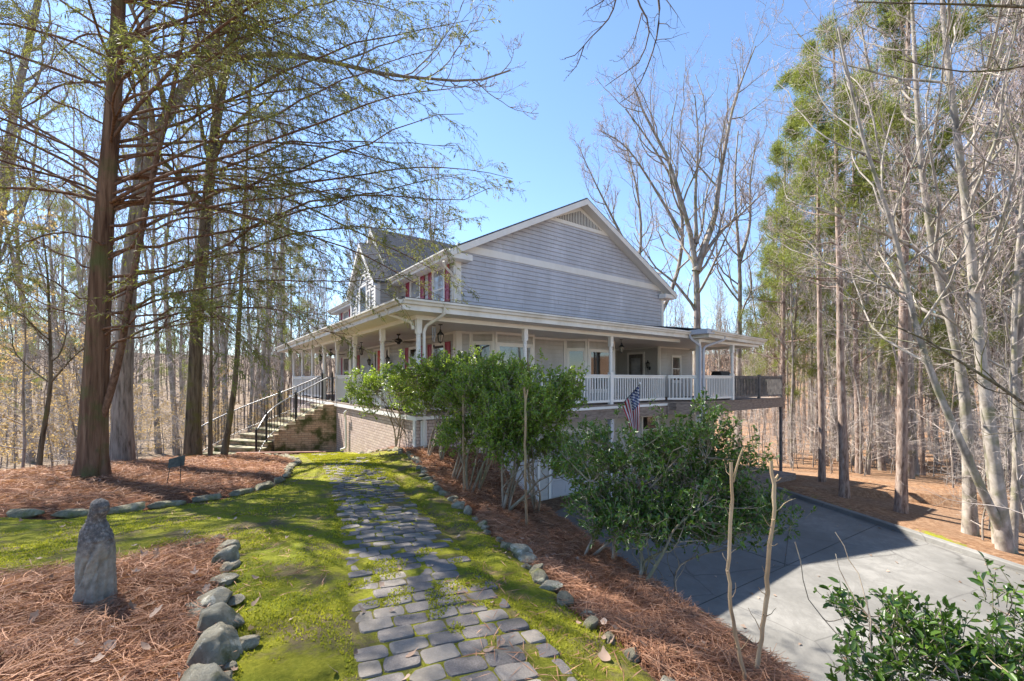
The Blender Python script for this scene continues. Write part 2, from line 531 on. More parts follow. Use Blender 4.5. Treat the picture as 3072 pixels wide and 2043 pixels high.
def ground_mat():
    m, nt, b = new_mat('forest_ground')
    am = N(nt, 'ShaderNodeAttribute'); am.attribute_name = 'moss'
    as_ = N(nt, 'ShaderNodeAttribute'); as_.attribute_name = 'straw'
    # leaf litter
    n1 = noise(nt, .35, 5); n2 = noise(nt, 7, 8, .75); n3 = noise(nt, 26, 6, .7)
    lit = ramp(nt, n2, [(.3, (.10, .05, .028)), (.45, (.24, .125, .065)), (.58, (.36, .22, .13)), (.72, (.46, .34, .23))])
    tcx = N(nt, 'ShaderNodeTexCoord'); sx = N(nt, 'ShaderNodeSeparateXYZ'); nt.links.new(tcx.outputs['Object'], sx.inputs[0])
    grey = ramp(nt, n2, [(.3, (.06, .045, .035)), (.45, (.15, .112, .08)), (.58, (.25, .19, .135)), (.72, (.40, .31, .21))])
    lit = mixc(nt, mth(nt, 'MULTIPLY', mth(nt, 'ADD', sx.outputs['X'], 6.0), .08, True), grey, lit)
    lit = mixc(nt, ramp(nt, n1, [(.4, (0, 0, 0)), (.65, (.5, .5, .5))]), lit, (.24, .17, .12))
    # moss
    c1 = ramp(nt, noise(nt, 1.1, 6, .65), [(.32, (.09, .11, .012)), (.43, (.25, .26, .02)), (.53, (.42, .40, .03)), (.68, (.26, .32, .02))])
    c2 = ramp(nt, noise(nt, 38, 6, .8), [(.32, (.015, .03, .006)), (.5, (.16, .17, .02)), (.7, (.34, .34, .06))])
    mo = mixc(nt, .55, c1, c2)
    br = ramp(nt, noise(nt, 2.6, 8, .7), [(.49, (0, 0, 0)), (.60, (.85, .85, .85))])
    mo = mixc(nt, br, mo, mixc(nt, n3, (.10, .07, .04), (.26, .2, .13)))
    # pine straw
    st = ramp(nt, noise(nt, 30, 6, .8), [(.3, (.05, .02, .01)), (.5, (.20, .085, .045)), (.7, (.34, .17, .10))])
    edge = mth(nt, 'MULTIPLY', mth(nt, 'SUBTRACT', noise(nt, 9, 5), .5), 1.1)
    fm = mth(nt, 'GREATER_THAN', mth(nt, 'ADD', am.outputs['Fac'], edge), .5)
    fs = mth(nt, 'GREATER_THAN', mth(nt, 'ADD', as_.outputs['Fac'], mth(nt, 'MULTIPLY', edge, .6)), .5)
    col = mixc(nt, fm, lit, mo)
    col = mixc(nt, fs, col, st)
    nt.links.new(col, b.inputs['Base Color'])
    b.inputs['Roughness'].default_value = .95
    b.inputs['Specular IOR Level'].default_value = .15
    h = mth(nt, 'ADD', mth(nt, 'MULTIPLY', noise(nt, 12, 8, .75), 1.0), mth(nt, 'MULTIPLY', noise(nt, 70, 5, .8), .6))
    bump(nt, b, h, 1.0, .05)
    return m
M['ground'] = ground_mat()
keep = np.ones(len(F), bool)
ground = np_mesh('ground', np.stack([X_, Y_, Z], -1), F[:, ::1], M['ground'], smooth=True, attrs={'moss': moss, 'straw': straw})
tag(ground, kind='structure')

# ---------------------------------------------------------------- driveway, joints and kerb
def concrete_mat(name='old_concrete', dark=.8):
    m, nt, b = new_mat(name)
    f = noise(nt, .45, 7, .62)
    col = ramp(nt, f, [(.32, (.105, .10, .092)), (.5, (.165, .158, .145)), (.66, (.24, .23, .212))])
    f2 = ramp(nt, noise(nt, 2.2, 8, .7, stretch=(1, .5, 1)), [(.47, (0, 0, 0)), (.68, (.6, .6, .6))])
    col = mixc(nt, f2, col, (.11, .105, .095))
    f4 = ramp(nt, noise(nt, .8, 9, .75, dist=1.5), [(.44, (0, 0, 0)), (.50, (.38, .38, .38)), (.56, (0, 0, 0))])
    col = mixc(nt, f4, col, (.10, .095, .085))
    vc = N(nt, 'ShaderNodeTexVoronoi', feature='DISTANCE_TO_EDGE'); vc.inputs['Scale'].default_value = .28
    tcv = N(nt, 'ShaderNodeTexCoord'); wv = N(nt, 'ShaderNodeMix', data_type='VECTOR'); wv.inputs[0].default_value = .12
    nz = N(nt, 'ShaderNodeTexNoise'); nz.inputs['Scale'].default_value = 1.7; nz.inputs['Detail'].default_value = 6
    nt.links.new(tcv.outputs['Object'], nz.inputs['Vector']); nt.links.new(tcv.outputs['Object'], wv.inputs[4]); nt.links.new(nz.outputs['Color'], wv.inputs[5]); nt.links.new(wv.outputs[1], vc.inputs['Vector'])
    col = mixc(nt, ramp(nt, vc.outputs['Distance'], [(0, (.8, .8, .8)), (.004, (.0, .0, .0))]), col, (.06, .055, .05))
    f3 = noise(nt, 90, 3)
    col = mixc(nt, mth(nt, 'MULTIPLY', f3, .35), col, (.13, .127, .12))
    nt.links.new(col, b.inputs['Base Color'])
    b.inputs['Roughness'].default_value = .8
    bump(nt, b, noise(nt, 60, 5), .35, .006)
    return m
M['concrete'] = concrete_mat()
mb = MB()
ev = [tuple(p) for p in EDGE if p[1] < 10.9]
kv = [tuple(p) for p in KERB]
rim = [(p[0] + .02, p[1]) for p in ev] + [(2.2, 14.6), (6.0, 16.7), (9.9, 19.2)] + [(p[0], p[1]) for p in kv[::-1]]
n = len(rim)
mb.add([(p[0], p[1], DRIVE_Z) for p in rim] + [(p[0], p[1], DRIVE_Z - .15) for p in rim], [tuple(range(n))[::-1], tuple(range(n, 2 * n))] + [(i, (i + 1) % n, (i + 1) % n + n, i + n) for i in range(n)])
drive = mb.build('driveway', M['concrete'])
tag(drive, kind='structure')
mb = MB()
def joint(a, b):
    mb.bar((a[0], a[1], DRIVE_Z + .004), (b[0], b[1], DRIVE_Z + .004), .012, .006)
joint((10.5, 12.3), (1.9, 6.9)); joint((11.3, 8.2), (2.2, 2.2)); joint((6.1, 9.55), (3.0, 14.3)); joint((6.9, 5.3), (8.6, -3)); joint((10.0, 15.3), (6.0, 9.5))
tag(mb.build('driveway_joints', pmat('joint_tar', (.05, .05, .048), (.10, .095, .085), 8, .9, 0)), kind='structure')
mb = MB()
for i in range(len(kv) - 1):
    a = Vector((*kv[i], 0)); b = Vector((*kv[i + 1], 0)); d = (b - a).normalized(); nrm = Vector((d.y, -d.x, 0))
    pr = [(-.03, -.1), (0, .11), (.03, .13), (.17, .13), (.2, .1), (.2, -.3)]
    P = [];
    for q in (a, b):
        for w, h in pr: P.append((q.x + nrm.x * w, q.y + nrm.y * w, DRIVE_Z + h))
    k = len(pr)
    mb.add(P, [(j, j + 1, j + 1 + k, j + k) for j in range(k - 1)])
tag(mb.build('kerb', M['concrete']), kind='structure')

# stone retaining wall below the bed edge
M['stone'] = pmat('lichen_stone', (.07, .065, .045), (.20, .19, .14), 7, .9, .9, .03, spec=.2)
mb = MB()
for i in range(2, 8):
    a = EDGE[i]; b = EDGE[i + 1]; d = (b - a) / np.linalg.norm(b - a); nr = np.array((d[1], -d[0]))
    L = np.linalg.norm(b - a); ns = int(L / .28)
    for j in range(ns):
        u0 = j * L / ns; u1 = (j + 1) * L / ns - .012
        p = a + d * u0; q = a + d * u1
        mid = (p + q) / 2 - nr * .3
        zt = gz(mid[0], mid[1]) - .03 + random.uniform(-.02, .04)
        w0 = .07 + random.uniform(-.03, .03)
        P = []
        for z in (zt - .14, zt):
            for s_, w in ((p, -w0), (q, -w0), (q, .14), (p, .14)):
                P.append((s_[0] + nr[0] * w, s_[1] + nr[1] * w, z + random.uniform(-.01, .01)))
        mb.add(P, [(0, 3, 2, 1), (4, 5, 6, 7), (0, 1, 5, 4), (1, 2, 6, 5), (2, 3, 7, 6), (3, 0, 4, 7)])
    za = gz(*(a - nr * .3)); zb = gz(*(b - nr * .3))
    P = [(a[0] + nr[0] * w, a[1] + nr[1] * w, z) for z, w in ((DRIVE_Z - .1, -.1), (DRIVE_Z - .1, .13), (za - .12, .13), (za - .12, -.1))]
    P += [(b[0] + nr[0] * w, b[1] + nr[1] * w, z) for z, w in ((DRIVE_Z - .1, -.1), (DRIVE_Z - .1, .13), (zb - .12, .13), (zb - .12, -.1))]
    mb.add(P, [(0, 1, 2, 3), (7, 6, 5, 4), (1, 5, 6, 2), (0, 3, 7, 4), (3, 2, 6, 7)])
o = mb.build('retaining_wall', M['stone'], uv=True)
tag(o, 'low stone retaining wall holding the pine straw bed above the driveway', 'wall')

# ---------------------------------------------------------------- cobbled path
def resample(P, step):
    P = np.asarray(P, float)
    d = np.r_[0, np.cumsum(np.linalg.norm(np.diff(P, axis=0), axis=1))]
    t = np.arange(0, d[-1], step)
    # smooth by corner cutting first
    Q = P
    for _ in range(3):
        A = Q[:-1] * .75 + Q[1:] * .25; B = Q[:-1] * .25 + Q[1:] * .75
        Q = np.vstack([Q[:1], np.stack([A, B], 1).reshape(-1, Q.shape[1]), Q[-1:]])
    d = np.r_[0, np.cumsum(np.linalg.norm(np.diff(Q, axis=0), axis=1))]
    t = np.arange(0, d[-1], step)
    return np.stack([np.interp(t, d, Q[:, k]) for k in range(Q.shape[1])], -1)
pc = resample(PATH, .152)
m, nt, b = new_mat('worn_cobble')
g = N(nt, 'ShaderNodeNewGeometry')
base = ramp(nt, g.outputs['Random Per Island'], [(0, (.085, .072, .068)), (.5, (.14, .12, .105)), (1, (.23, .195, .155))])
spk = ramp(nt, noise(nt, 120, 3, .8), [(.45, (0, 0, 0)), (.75, (.5, .5, .5))])
col = mixc(nt, spk, base, (.30, .28, .27))
col = mixc(nt, ramp(nt, noise(nt, 5, 6), [(.5, (0, 0, 0)), (.72, (.8, .8, .8))]), col, (.06, .055, .045))
nt.links.new(col, b.inputs['Base Color']); b.inputs['Roughness'].default_value = .8
bump(nt, b, noise(nt, 70, 5, .7), .6, .006)
M['cobble'] = m
mb = MB()
for i in range(len(pc) - 1):
    d = pc[i + 1] - pc[i]; d = d / np.linalg.norm(d); nr = np.array((d[1], -d[0]))
    half = .47 + random.uniform(-.03, .03)
    u = -half + (0 if i % 2 else .105)
    if i % 2 == 0 and random.random() < .6: u = -half
    first = True
    while u < half - .04:
        w = random.uniform(.178, .212)
        if first and i % 2 == 0: w = .11
        first = False
        w = min(w, half + .05 - u)
        cu = u + w / 2; u += w + .009
        if random.random() < .03: continue
        c = pc[i] + nr * cu
        ln = random.uniform(.137, .146); a = random.uniform(-.05, .05)
        dx = d * math.cos(a) + nr * math.sin(a); nx_ = nr * math.cos(a) - d * math.sin(a)
        dist = abs(cu) / half
        # the far part of the path is sunk in moss
        sink = .012 * min(1, max(0, (pc[i][1] - 6) / 5)) + (.012 if dist > .85 else 0)
        zc = gz(c[0], c[1]) - .0085 - sink * random.uniform(.3, 1.25) + random.uniform(-.006, .006)
        tilt = (random.uniform(-.012, .012), random.uniform(-.012, .012))
        sl = -.075
        outl = []
        hw, hl = w / 2, ln / 2
        for (su, sv) in ((-1, -1), (0, -1.03), (1, -1), (1.03, 0), (1, 1), (0, 1.03), (-1, 1), (-1.03, 0)):
            for (ou, ov) in (((.82, 1), (1, .8)) if abs(su) == 1 and abs(sv) == 1 else ((1, 1),)):
                j = random.uniform(.95, 1.04)
                outl.append((su * hw * ou * j, sv * hl * ov * j))
        outl.sort(key=lambda q: math.atan2(q[1], q[0]))
        k = len(outl); P = []
        for sc_, h in ((1, -.05), (1, -.008), (.95, .002), (.82, .004)):
            for q in outl:
                px = c[0] + nx_[0] * q[0] * sc_ + dx[0] * q[1] * sc_; py = c[1] + nx_[1] * q[0] * sc_ + dx[1] * q[1] * sc_
                P.append((px, py, zc + h + q[0] * tilt[0] * 4 + q[1] * tilt[1] * 4 + (py - c[1]) * sl))
        Fs = []
        flip = (nx_[0] * dx[1] - nx_[1] * dx[0]) < 0
        for r_ in range(3):
            for j in range(k):
                Fs.append((r_ * k + j, r_ * k + (j + 1) % k, (r_ + 1) * k + (j + 1) % k, (r_ + 1) * k + j))
        Fs.append(tuple(3 * k + j for j in range(k)))
        if flip: Fs = [f[::-1] for f in Fs]
        mb.add(P, Fs)
o = mb.build('path', M['cobble'], smooth=False)
tag(o, kind='structure')
# ---------------------------------------------------------------- house (local x = away along the gable side, y = along the front, z = 0 at the porch floor)
HX, HY, HZ = -2.11, 9.74, -.77
HA = math.atan2(.590, .807)
CA, SA = math.cos(HA), math.sin(HA)
def hw(x, y, z=0.0):
    return Vector((HX + x * CA - y * SA, HY + x * SA + y * CA, HZ + z))
house = empty('house', (HX, HY, HZ), HA, 'two storey grey clapboard house with wraparound porch and dark red shutters', 'house')
W = 2.18
WX0, WX1, WY1 = W, 12.32, 15.2

def frame(p, q, flip=False):
    """wall frame from p to q, outward normal to the right of p->q unless flipped"""
    d = Vector((q[0] - p[0], q[1] - p[1])); L = d.length; d /= L
    n = (d.y, -d.x)
    if flip: n = (-n[0], -n[1])
    return (p[0], p[1], d.x, d.y, n[0], n[1]), L

def clap(mb, F, L, z0, z1, clip=None, e=.140, lip=.022, mi=0, base=0.0):
    """lapped boards on a wall frame; clip(z) -> (u0, u1)"""
    k = int(math.ceil((z1 - z0) / e))
    for i in range(k):
        a = z0 + i * e; b_ = min(z1, a + e)
        ua, ub = clip(a) if clip else (0, L)
        va, vb = clip(b_) if clip else (0, L)
        if ub - ua < .02: continue
        def P(u, n_, z): return (F[0] + F[2] * u + F[4] * n_, F[1] + F[3] * u + F[5] * n_, z)
        top = .002 * 1
        g_ = a + .011; bk = base - .012
        vs = [P(ua, base + lip, g_), P(ub, base + lip, g_), P(vb, base + top, b_), P(va, base + top, b_), P(ua, bk, g_), P(ub, bk, g_), P(ua, bk, a), P(ub, bk, a), P(va, bk, b_), P(vb, bk, b_)]
        mb.add(vs, [(0, 1, 2, 3), (4, 5, 1, 0), (6, 7, 5, 4), (3, 2, 9, 8)], mi)
        # butt joints between board lengths
        if ub - ua > 3:
            u = ua + ((i * 2.37 + 1.1) % 3.4)
            while u < ub - .3:
                s = (va - ua)
                vs = [P(u, base + lip + .001, a + .012), P(u + .006, base + lip + .001, a + .012), P(u + .006, base + top + .001, b_ - .002), P(u, base + top + .001, b_ - .002)]
                mb.add(vs, [(0, 1, 2, 3)], 1)
                u += 3.66

M['seam'] = pmat('caulk_seam', (.14, .14, .15), (.2, .2, .2), 9, .9, 0)

def window(F, u0, u1, z0, z1, glass='pane', tr=.09, mullion=True, parent=house, sill=True, arch=False, white='white'):
    f = MB()
    f.fbox(F, u0 - tr, u0, .0, .055, z0 - tr, z1 + tr)
    f.fbox(F, u1, u1 + tr, .0, .055, z0 - tr, z1 + tr)
    f.fbox(F, u0, u1, .0, .052, z1, z1 + tr)
    f.fbox(F, u0, u1, .0, .052, z0 - tr, z0)
    if sill: f.fbox(F, u0 - tr - .02, u1 + tr + .02, .0, .075, z0 - tr - .035, z0 - tr - .001)
    w = f.build('window', M[white], parent)
    s = MB(); t = .035
    zm = (z0 + z1) / 2
    s.fbox(F, u0, u0 + t, .0, .038, z0, z1); s.fbox(F, u1 - t, u1, .0, .038, z0, z1)
    s.fbox(F, u0 + t, u1 - t, .0, .037, z0, z0 + t); s.fbox(F, u0 + t, u1 - t, .0, .037, z1 - t, z1)
    if mullion: s.fbox(F, u0 + t, u1 - t, .0, .036, zm - t / 2, zm + t / 2)
    s.build('sash', M[white], w)
    g = MB(); g.fbox(F, u0 + t * .5, u1 - t * .5, -.005, .026, z0 + t * .5, z1 - t * .5)
    g.build('pane', M[glass], w)
    return w

def shutter(F, u0, u1, z0, z1, parent=house):
    s = MB(); t = .045
    s.fbox(F, u0, u1, .018, .03, z0, z1)
    s.fbox(F, u0, u0 + t, .02, .052, z0, z1); s.fbox(F, u1 - t, u1, .02, .052, z0, z1)
    for a, b_ in ((z0, z0 + t * 1.4), (z1 - t * 1.3, z1), (z0 + (z1 - z0) * .42, z0 + (z1 - z0) * .42 + t * 1.3)):
        s.fbox(F, u0 + t, u1 - t, .02, .050, a, b_)
    for a, b_ in ((z0 + t * 1.4 + .03, z0 + (z1 - z0) * .42 - .03), (z0 + (z1 - z0) * .42 + t * 1.3 + .03, z1 - t * 1.3 - .03)):
        s.fbox(F, u0 + t + .03, u1 - t - .03, .02, .040, a, b_)
    return s.build('shutter', M['shutter'], parent)

# -- upper side wall with its gable
ZE = 4.52      # underside of the eaves
AP = 7.08      # gable wall apex
XM = (WX0 + WX1) / 2
Fs, Ls = frame((WX0, W), (WX1, W))
def gclip(z):
    if z <= ZE: return (0, Ls)
    t = (z - ZE) / (AP - ZE)
    return (Ls / 2 * t, Ls - Ls / 2 * t)
mb = MB()
clap(mb, Fs, Ls, 2.85, 4.62)
clap(mb, Fs, Ls, 4.80, AP, gclip)
mb.build('gable_wall', [M['siding'], M['seam']], house)
mb = MB()
mb.fbox(Fs, -.035, .13, -.05, .04, 2.6, 4.60); mb.fbox(Fs, Ls - .12, Ls + .035, -.05, .04, 2.6, 4.60)
mb.fbox(Fs, .0, Ls, -.02, .037, 4.60, 4.82)
mb.build('trim_band', M['white'], house)
# closed core of the upper storey, 2 cm behind the boards
mb = MB()
P = [(WX0 + .02, W + .02), (WX1 - .02, W + .02)]
mb.box(WX0 + .02, WX1 - .02, W + .02, WY1 - .02, 2.5, ZE)
mb.add([(WX0 + .02, W + .02, ZE), (WX1 - .02, W + .02, ZE), (XM, W + .02, AP - .02), (WX0 + .02, WY1 - .02, ZE), (WX1 - .02, WY1 - .02, ZE), (XM, WY1 - .02, AP - .02)], [(0, 1, 2), (5, 4, 3)])
mb.build('inner_wall', M['siding_pale'], house)
# gable vent: triangular panel with slats
mb = MB()
zb = 6.30; hb = (AP - zb) / (AP - ZE) * Ls / 2
mb.add([(XM - hb - .05, W - .045, zb), (XM + hb + .05, W - .045, zb), (XM, W - .045, AP + .0), (XM - hb - .05, W + .01, zb), (XM + hb + .05, W + .01, zb), (XM, W + .01, AP + .0)], [(0, 1, 2), (0, 3, 4, 1)])
v = mb.build('gable_vent', M['white'], house)
mb = MB()
zi = zb + .13; hi_ = hb - .36; zt_ = AP - .15
mb.add([(XM - hi_, W - .048, zi), (XM + hi_, W - .048, zi), (XM, W - .048, zt_)], [(0, 1, 2)])
mb.build('vent_opening', pmat('vent_dark', (.035, .03, .028), (.06, .055, .05), 5, .9, 0), v)
mb = MB()
ns = 30
for i in range(ns):
    x = XM - hi_ + (i + .5) * 2 * hi_ / ns
    zz = zi + (zt_ - zi) * (1 - abs(x - XM) / hi_)
    mb.box(x - .014, x + .014, W - .068, W - .047, zi, zz)
mb.build('vent_slat', M['white'], v)

# -- main roof
OV, RK = .42, .40
sl = (AP - ZE) / (Ls / 2)
def roof_z(x): return AP + .22 - sl * abs(x - XM)
mb = MB()
for s in (-1, 1):
    xe = XM + s * (Ls / 2 + OV)
    poly = [(XM, W - RK, roof_z(XM)), (xe, W - RK, roof_z(xe)), (xe, WY1 + RK, roof_z(xe)), (XM, WY1 + RK, roof_z(XM))]
    if s > 0: poly = poly[::-1]
    mb.slab(poly[::-1] if s < 0 else poly[::-1], .05)
mb.build('roof', M['shingle'], house, uv=True)
# rake boards, soffit, eave returns
mb = MB()
for s in (-1, 1):
    xe = XM + s * (Ls / 2 + OV - .01)
    a = (XM, W - RK + .012, roof_z(XM) - .052); b_ = (xe, W - RK + .012, roof_z(xe) - .052)
    for (y0, y1, d0, d1) in ((W - RK - .02, W - RK + .02, 0, .20), (W - RK + .021, W + .012, .12, .15)):
        P = []
        for (px, _, pz) in (a, b_):
            for yy in (y0, y1):
                P += [(px, yy, pz - d0), (px, yy, pz - d1)]
        mb.add(P, [(0, 1, 5, 4), (2, 6, 7, 3), (1, 3, 7, 5), (0, 4, 6, 2), (4, 5, 7, 6), (0, 2, 3, 1)])
mb.build('rake_board', M['white'], house)
mb = MB()
ez = roof_z(WX0 - OV)
for x0, x1 in ((WX0 - OV, WX0 - .037), (WX1 + .037, WX1 + OV)):
    mb.box(x0, x1, W - RK + .03, WY1 + RK, ez - .24, ez - .20)                 # soffit
mb.box(WX0 - OV - .015, WX0 - OV + .012, W - RK - .02, WY1 + RK, ez - .25, ez - .05)
mb.box(WX1 + OV - .012, WX1 + OV + .015, W - RK - .02, WY1 + RK, ez - .25, ez - .05)
for x0, x1 in ((WX0 - OV + .015, WX0 + .32), (WX1 - .32, WX1 + OV - .015)):     # boxed returns on the gable side
    mb.box(x0, x1, W - RK + .022, W - .05, ez - .27, ez - .10)
mb.build('soffit', M['white'], house)
def gutter(pts, name='gutter', parent=house, w=.12, h=.11, mat='gutter'):
    """K-profile gutter along points at the top outer line; outward normal to the right of the run"""
    mb = MB()
    for a, b_ in zip(pts[:-1], pts[1:]):
        d = Vector((b_[0] - a[0], b_[1] - a[1])).normalized(); nr = (d.y, -d.x)
        pr = [(0, 0), (0, -h), (w * .55, -h), (w * .72, -h * .55), (w, -h * .35), (w, 0), (w - .012, 0), (w - .014, -h * .3), (.01, -h * .3)]
        P = []
        for q in (a, b_):
            for u, z in pr: P.append((q[0] + nr[0] * u, q[1] + nr[1] * u, q[2] + z))
        k = len(pr)
        mb.add(P, [(j, (j + 1) % k, (j + 1) % k + k, j + k) for j in range(k)] + [tuple(range(k))[::-1], tuple(range(k, 2 * k))])
    return mb.build(name, M[mat], parent)
gutter([(WX0 - OV - .016, WY1 + RK, ez - .045), (WX0 - OV - .016, 8.93, ez - .045)])
gutter([(WX0 - OV - .016, 6.6, ez - .045), (WX0 - OV - .016, W - RK, ez - .045)])
gutter([(WX1 + OV + .016, W - RK, ez - .045), (WX1 + OV + .016, WY1 + RK, ez - .045)])

# -- front wall (faces -x): frame runs from far to near so the normal points outward
Ff = (WX0, 0, 0, 1, -1, 0)
mb = MB()
def fclap(mb, y0, y1, z0, z1, x=WX0):
    F = (x, y0, 0, 1, -1, 0)
    clap(mb, F, y1 - y0, z0, z1)
fclap(mb, W + .13, 6.55, 2.9, ez - .2)
mb.build('front_wall', [M['siding_pale'], M['seam']], house); mb = MB()
fclap(mb, 9.75, WY1 - .12, 2.9, ez - .2)
mb.build('front_wall', [M['siding_pale'], M['seam']], house)
mb = MB()
mb.box(WX0 - .045, WX0 + .0, W - .036, W + .13, 2.6, ez - .2)
mb.build('corner_board', M['white'], house); mb = MB()
mb.box(WX0 - .045, WX0 + .0, WY1 - .12, WY1, 2.6, ez - .2)
mb.build('corner_board', M['white'], house)
for (u0, u1, s0, s1) in ((2.93, 3.69, 2.59, 4.04), (4.73, 5.51, 4.37, 5.93)):
    window(Ff, u0, u1, 3.0, 4.26, 'panecurtain', .06)
    shutter(Ff, s0, u0 - .07, 2.95, 4.32); shutter(Ff, u1 + .07, min(s1, u1 + .42), 2.95, 4.32)
for (u0, u1) in ((11.1, 11.8), (13.3, 14.3)):
    window(Ff, u0, u1, 3.0, 4.26, 'panecurtain', .06)
    shutter(Ff, u0 - .42, u0 - .07, 2.95, 4.32); shutter(Ff, u1 + .07, u1 + .42, 2.95, 4.32)

# -- cross gables over the front
def cross_gable(yc, half, xf, zbase, rise, over, name, wall=True, slab_back=None):
    """gable roof whose ridge runs along x; face at x = xf"""
    apz = zbase + rise; s = rise / half
    xr = XM - (apz - (AP + .22)) / -sl if apz < AP + .22 else XM
    mb = MB()
    for sg in (-1, 1):
        ye = yc + sg * (half + over)
        ze = zbase - s * over
        x_e = max(xf - over + .05, XM - (AP + .22 - ze) / sl)      # where the low edge meets the main roof
        x_r = XM - (AP + .22 - apz) / sl
        poly = [(xf - over, yc, apz), (xf - over, ye, ze), (x_e + .02, ye, ze), (x_r + .02, yc, apz)]
        if sg > 0: poly = poly[::-1]
        mb.slab(poly, .05)
    r = mb.build(name, M['shingle'], house, uv=True)
    mb = MB()
    for sg in (-1, 1):
        ye = yc + sg * (half + over); ze = zbase - s * over
        for (x0, x1, d0, d1) in ((xf - over - .018, xf - over + .018, .052, .24), (xf - over + .019, xf, .17, .20)):
            P = []
            for (py, pz) in ((yc, apz), (ye, ze)):
                for xx in (x0, x1): P += [(xx, py, pz - d0), (xx, py, pz - d1)]
            mb.add(P, [(0, 1, 5, 4), (2, 6, 7, 3), (1, 3, 7, 5), (0, 4, 6, 2), (4, 5, 7, 6), (0, 2, 3, 1)])
    mb.build('rake_board', M['white'], r)
    if wall:
        F = (xf, yc - half, 0, 1, -1, 0)
        mb = MB()
        def cl(z):
            if z <= zbase: return (0, 2 * half)
            t = (z - zbase) / rise
            return (half * t, 2 * half - half * t)
        clap(mb, F, 2 * half, 2.7, apz - .05, cl)
        mb.add([(xf + .01, yc - half, 2.6), (xf + .01, yc + half, 2.6), (xf + .01, yc + half, zbase), (xf + .01, yc, apz - .06), (xf + .01, yc - half, zbase)], [(0, 1, 2, 3, 4)])
        mb.build('wing_wall', [M['siding_pale'], M['seam']], r)
    return r
ZB = 4.66
r1 = cross_gable(8.78, 2.1, WX0 - OV + .16, ZB, 2.42, .16, 'cross_gable_roof')
r2 = cross_gable(8.12, 1.55, WX0 - .92, 4.55, 1.62, .16, 'front_gable_roof')
# cheeks and corner boards of the projecting wing
mb = MB()
clap(mb, (WX0 - .92, 8.12 - 1.55, 1, 0, 0, -1), .92, 2.7, 4.4)
mb.add([(WX0 - .92, 6.58, 2.6), (WX0 + .02, 6.58, 2.6), (WX0 + .02, 6.58, 4.45), (WX0 - .92, 6.58, 4.45)], [(0, 1, 2, 3)])
mb.build('wing_side_wall', [M['siding_pale'], M['seam']], house); mb = MB()
mb.add([(WX0 - .92, 9.66, 2.6), (WX0 + .02, 9.66, 2.6), (WX0 + .02, 9.66, 4.45), (WX0 - .92, 9.66, 4.45)], [(3, 2, 1, 0)])
mb.build('wing_side_wall', [M['siding_pale'], M['seam']], house)
mb = MB()
mb.box(WX0 - .965, WX0 - .92, 6.535, 6.70, 2.6, 4.5); mb.box(WX0 - .92, WX0 - .78, 6.53, 6.569, 2.6, 4.5)
mb.build('corner_board', M['white'], house); mb = MB()
mb.box(WX0 - .965, WX0 - .92, 9.53, 9.69, 2.6, 4.5)
mb.build('corner_board', M['white'], house)
Fw = (WX0 - .92, 0, 0, 1, -1, 0)
for (u0, u1, z1, nm) in ((7.18, 7.46, 4.12, 0), (7.60, 8.36, 4.42, 1), (8.50, 8.80, 4.12, 0)):
    w = window(Fw, u0, u1, 2.9, z1, 'panecurtain' if not nm else 'pane', .06, not nm)
    if nm:   # round head over the middle light
        mb = MB(); k = 12; rr = (u1 - u0) / 2; yc = (u0 + u1) / 2
        P = [(WX0 - .965, yc + (rr + .07) * math.cos(math.pi * i / k), z1 + .02 + (rr + .07) * math.sin(math.pi * i / k)) for i in range(k + 1)]
        P += [(WX0 - .965, yc + rr * math.cos(math.pi * i / k), z1 + .02 + rr * math.sin(math.pi * i / k)) for i in range(k + 1)]
        P += [(p[0] + .045, p[1], p[2]) for p in P]
        n1 = k + 1
        mb.add(P, [(i, i + 1, n1 + i + 1, n1 + i) for i in range(k)] + [(i, i + 2 * n1, i + 1 + 2 * n1, i + 1) for i in range(k)])
        mb.build('arched_head', M['white'], w)
        mb = MB(); mb.add([(WX0 - .935, yc + rr * math.cos(math.pi * i / k), z1 + .02 + rr * math.sin(math.pi * i / k)) for i in range(k + 1)], [tuple(range(k + 1))])
        mb.build('arched_pane', M['panecurtain'], w)

# -- porch: floor, ceiling, eaves, roof
PX1 = 14.9
mb = MB()
mb.slab([(-.12, -.12, 0), (9.3, -.12, 0), (10.25, -.82, 0), (12.6, -.82, 0), (12.6, 4.2, 0), (WX0, 4.2, 0), (WX0, 16.1, 0), (-.12, 16.1, 0)], .05)
mb.build('porch_floor', M['wood'], house)
mb = MB()
mb.box(-.13, -.10, -.13, 16.12, -.15, -.052); mb.box(-.10, 9.3, -.135, -.105, -.13, -.052)
mb.build('porch_rim', M['white'], house)
mb = MB()
mb.box(2.3, 9.3, -.10, .05, -.45, -.055)
mb.bar((9.28, -.10, -.25), (10.25, -.80, -.25), .08, .38); mb.box(10.2, 16.95, -.80, -.62, -.42, -.055)
for i in range(24):
    x = 2.6 + i * .61
    y0 = -.09 if x < 9.3 else -.6
    mb.box(x, x + .05, y0 + .15, 2.1 if x < 12 else 4.2, -.28, -.055)
mb.box(16.77, 16.95, -.6, 4.2, -.42, -.055)
mb.build('porch_beam', M['wood'], house)
mb = MB()
mb.slab([(12.61, -.82, -.01), (16.98, -.82, -.01), (16.98, 4.3, -.01), (12.61, 4.3, -.01)], .04)
mb.build('deck_floor', M['wood'], house)

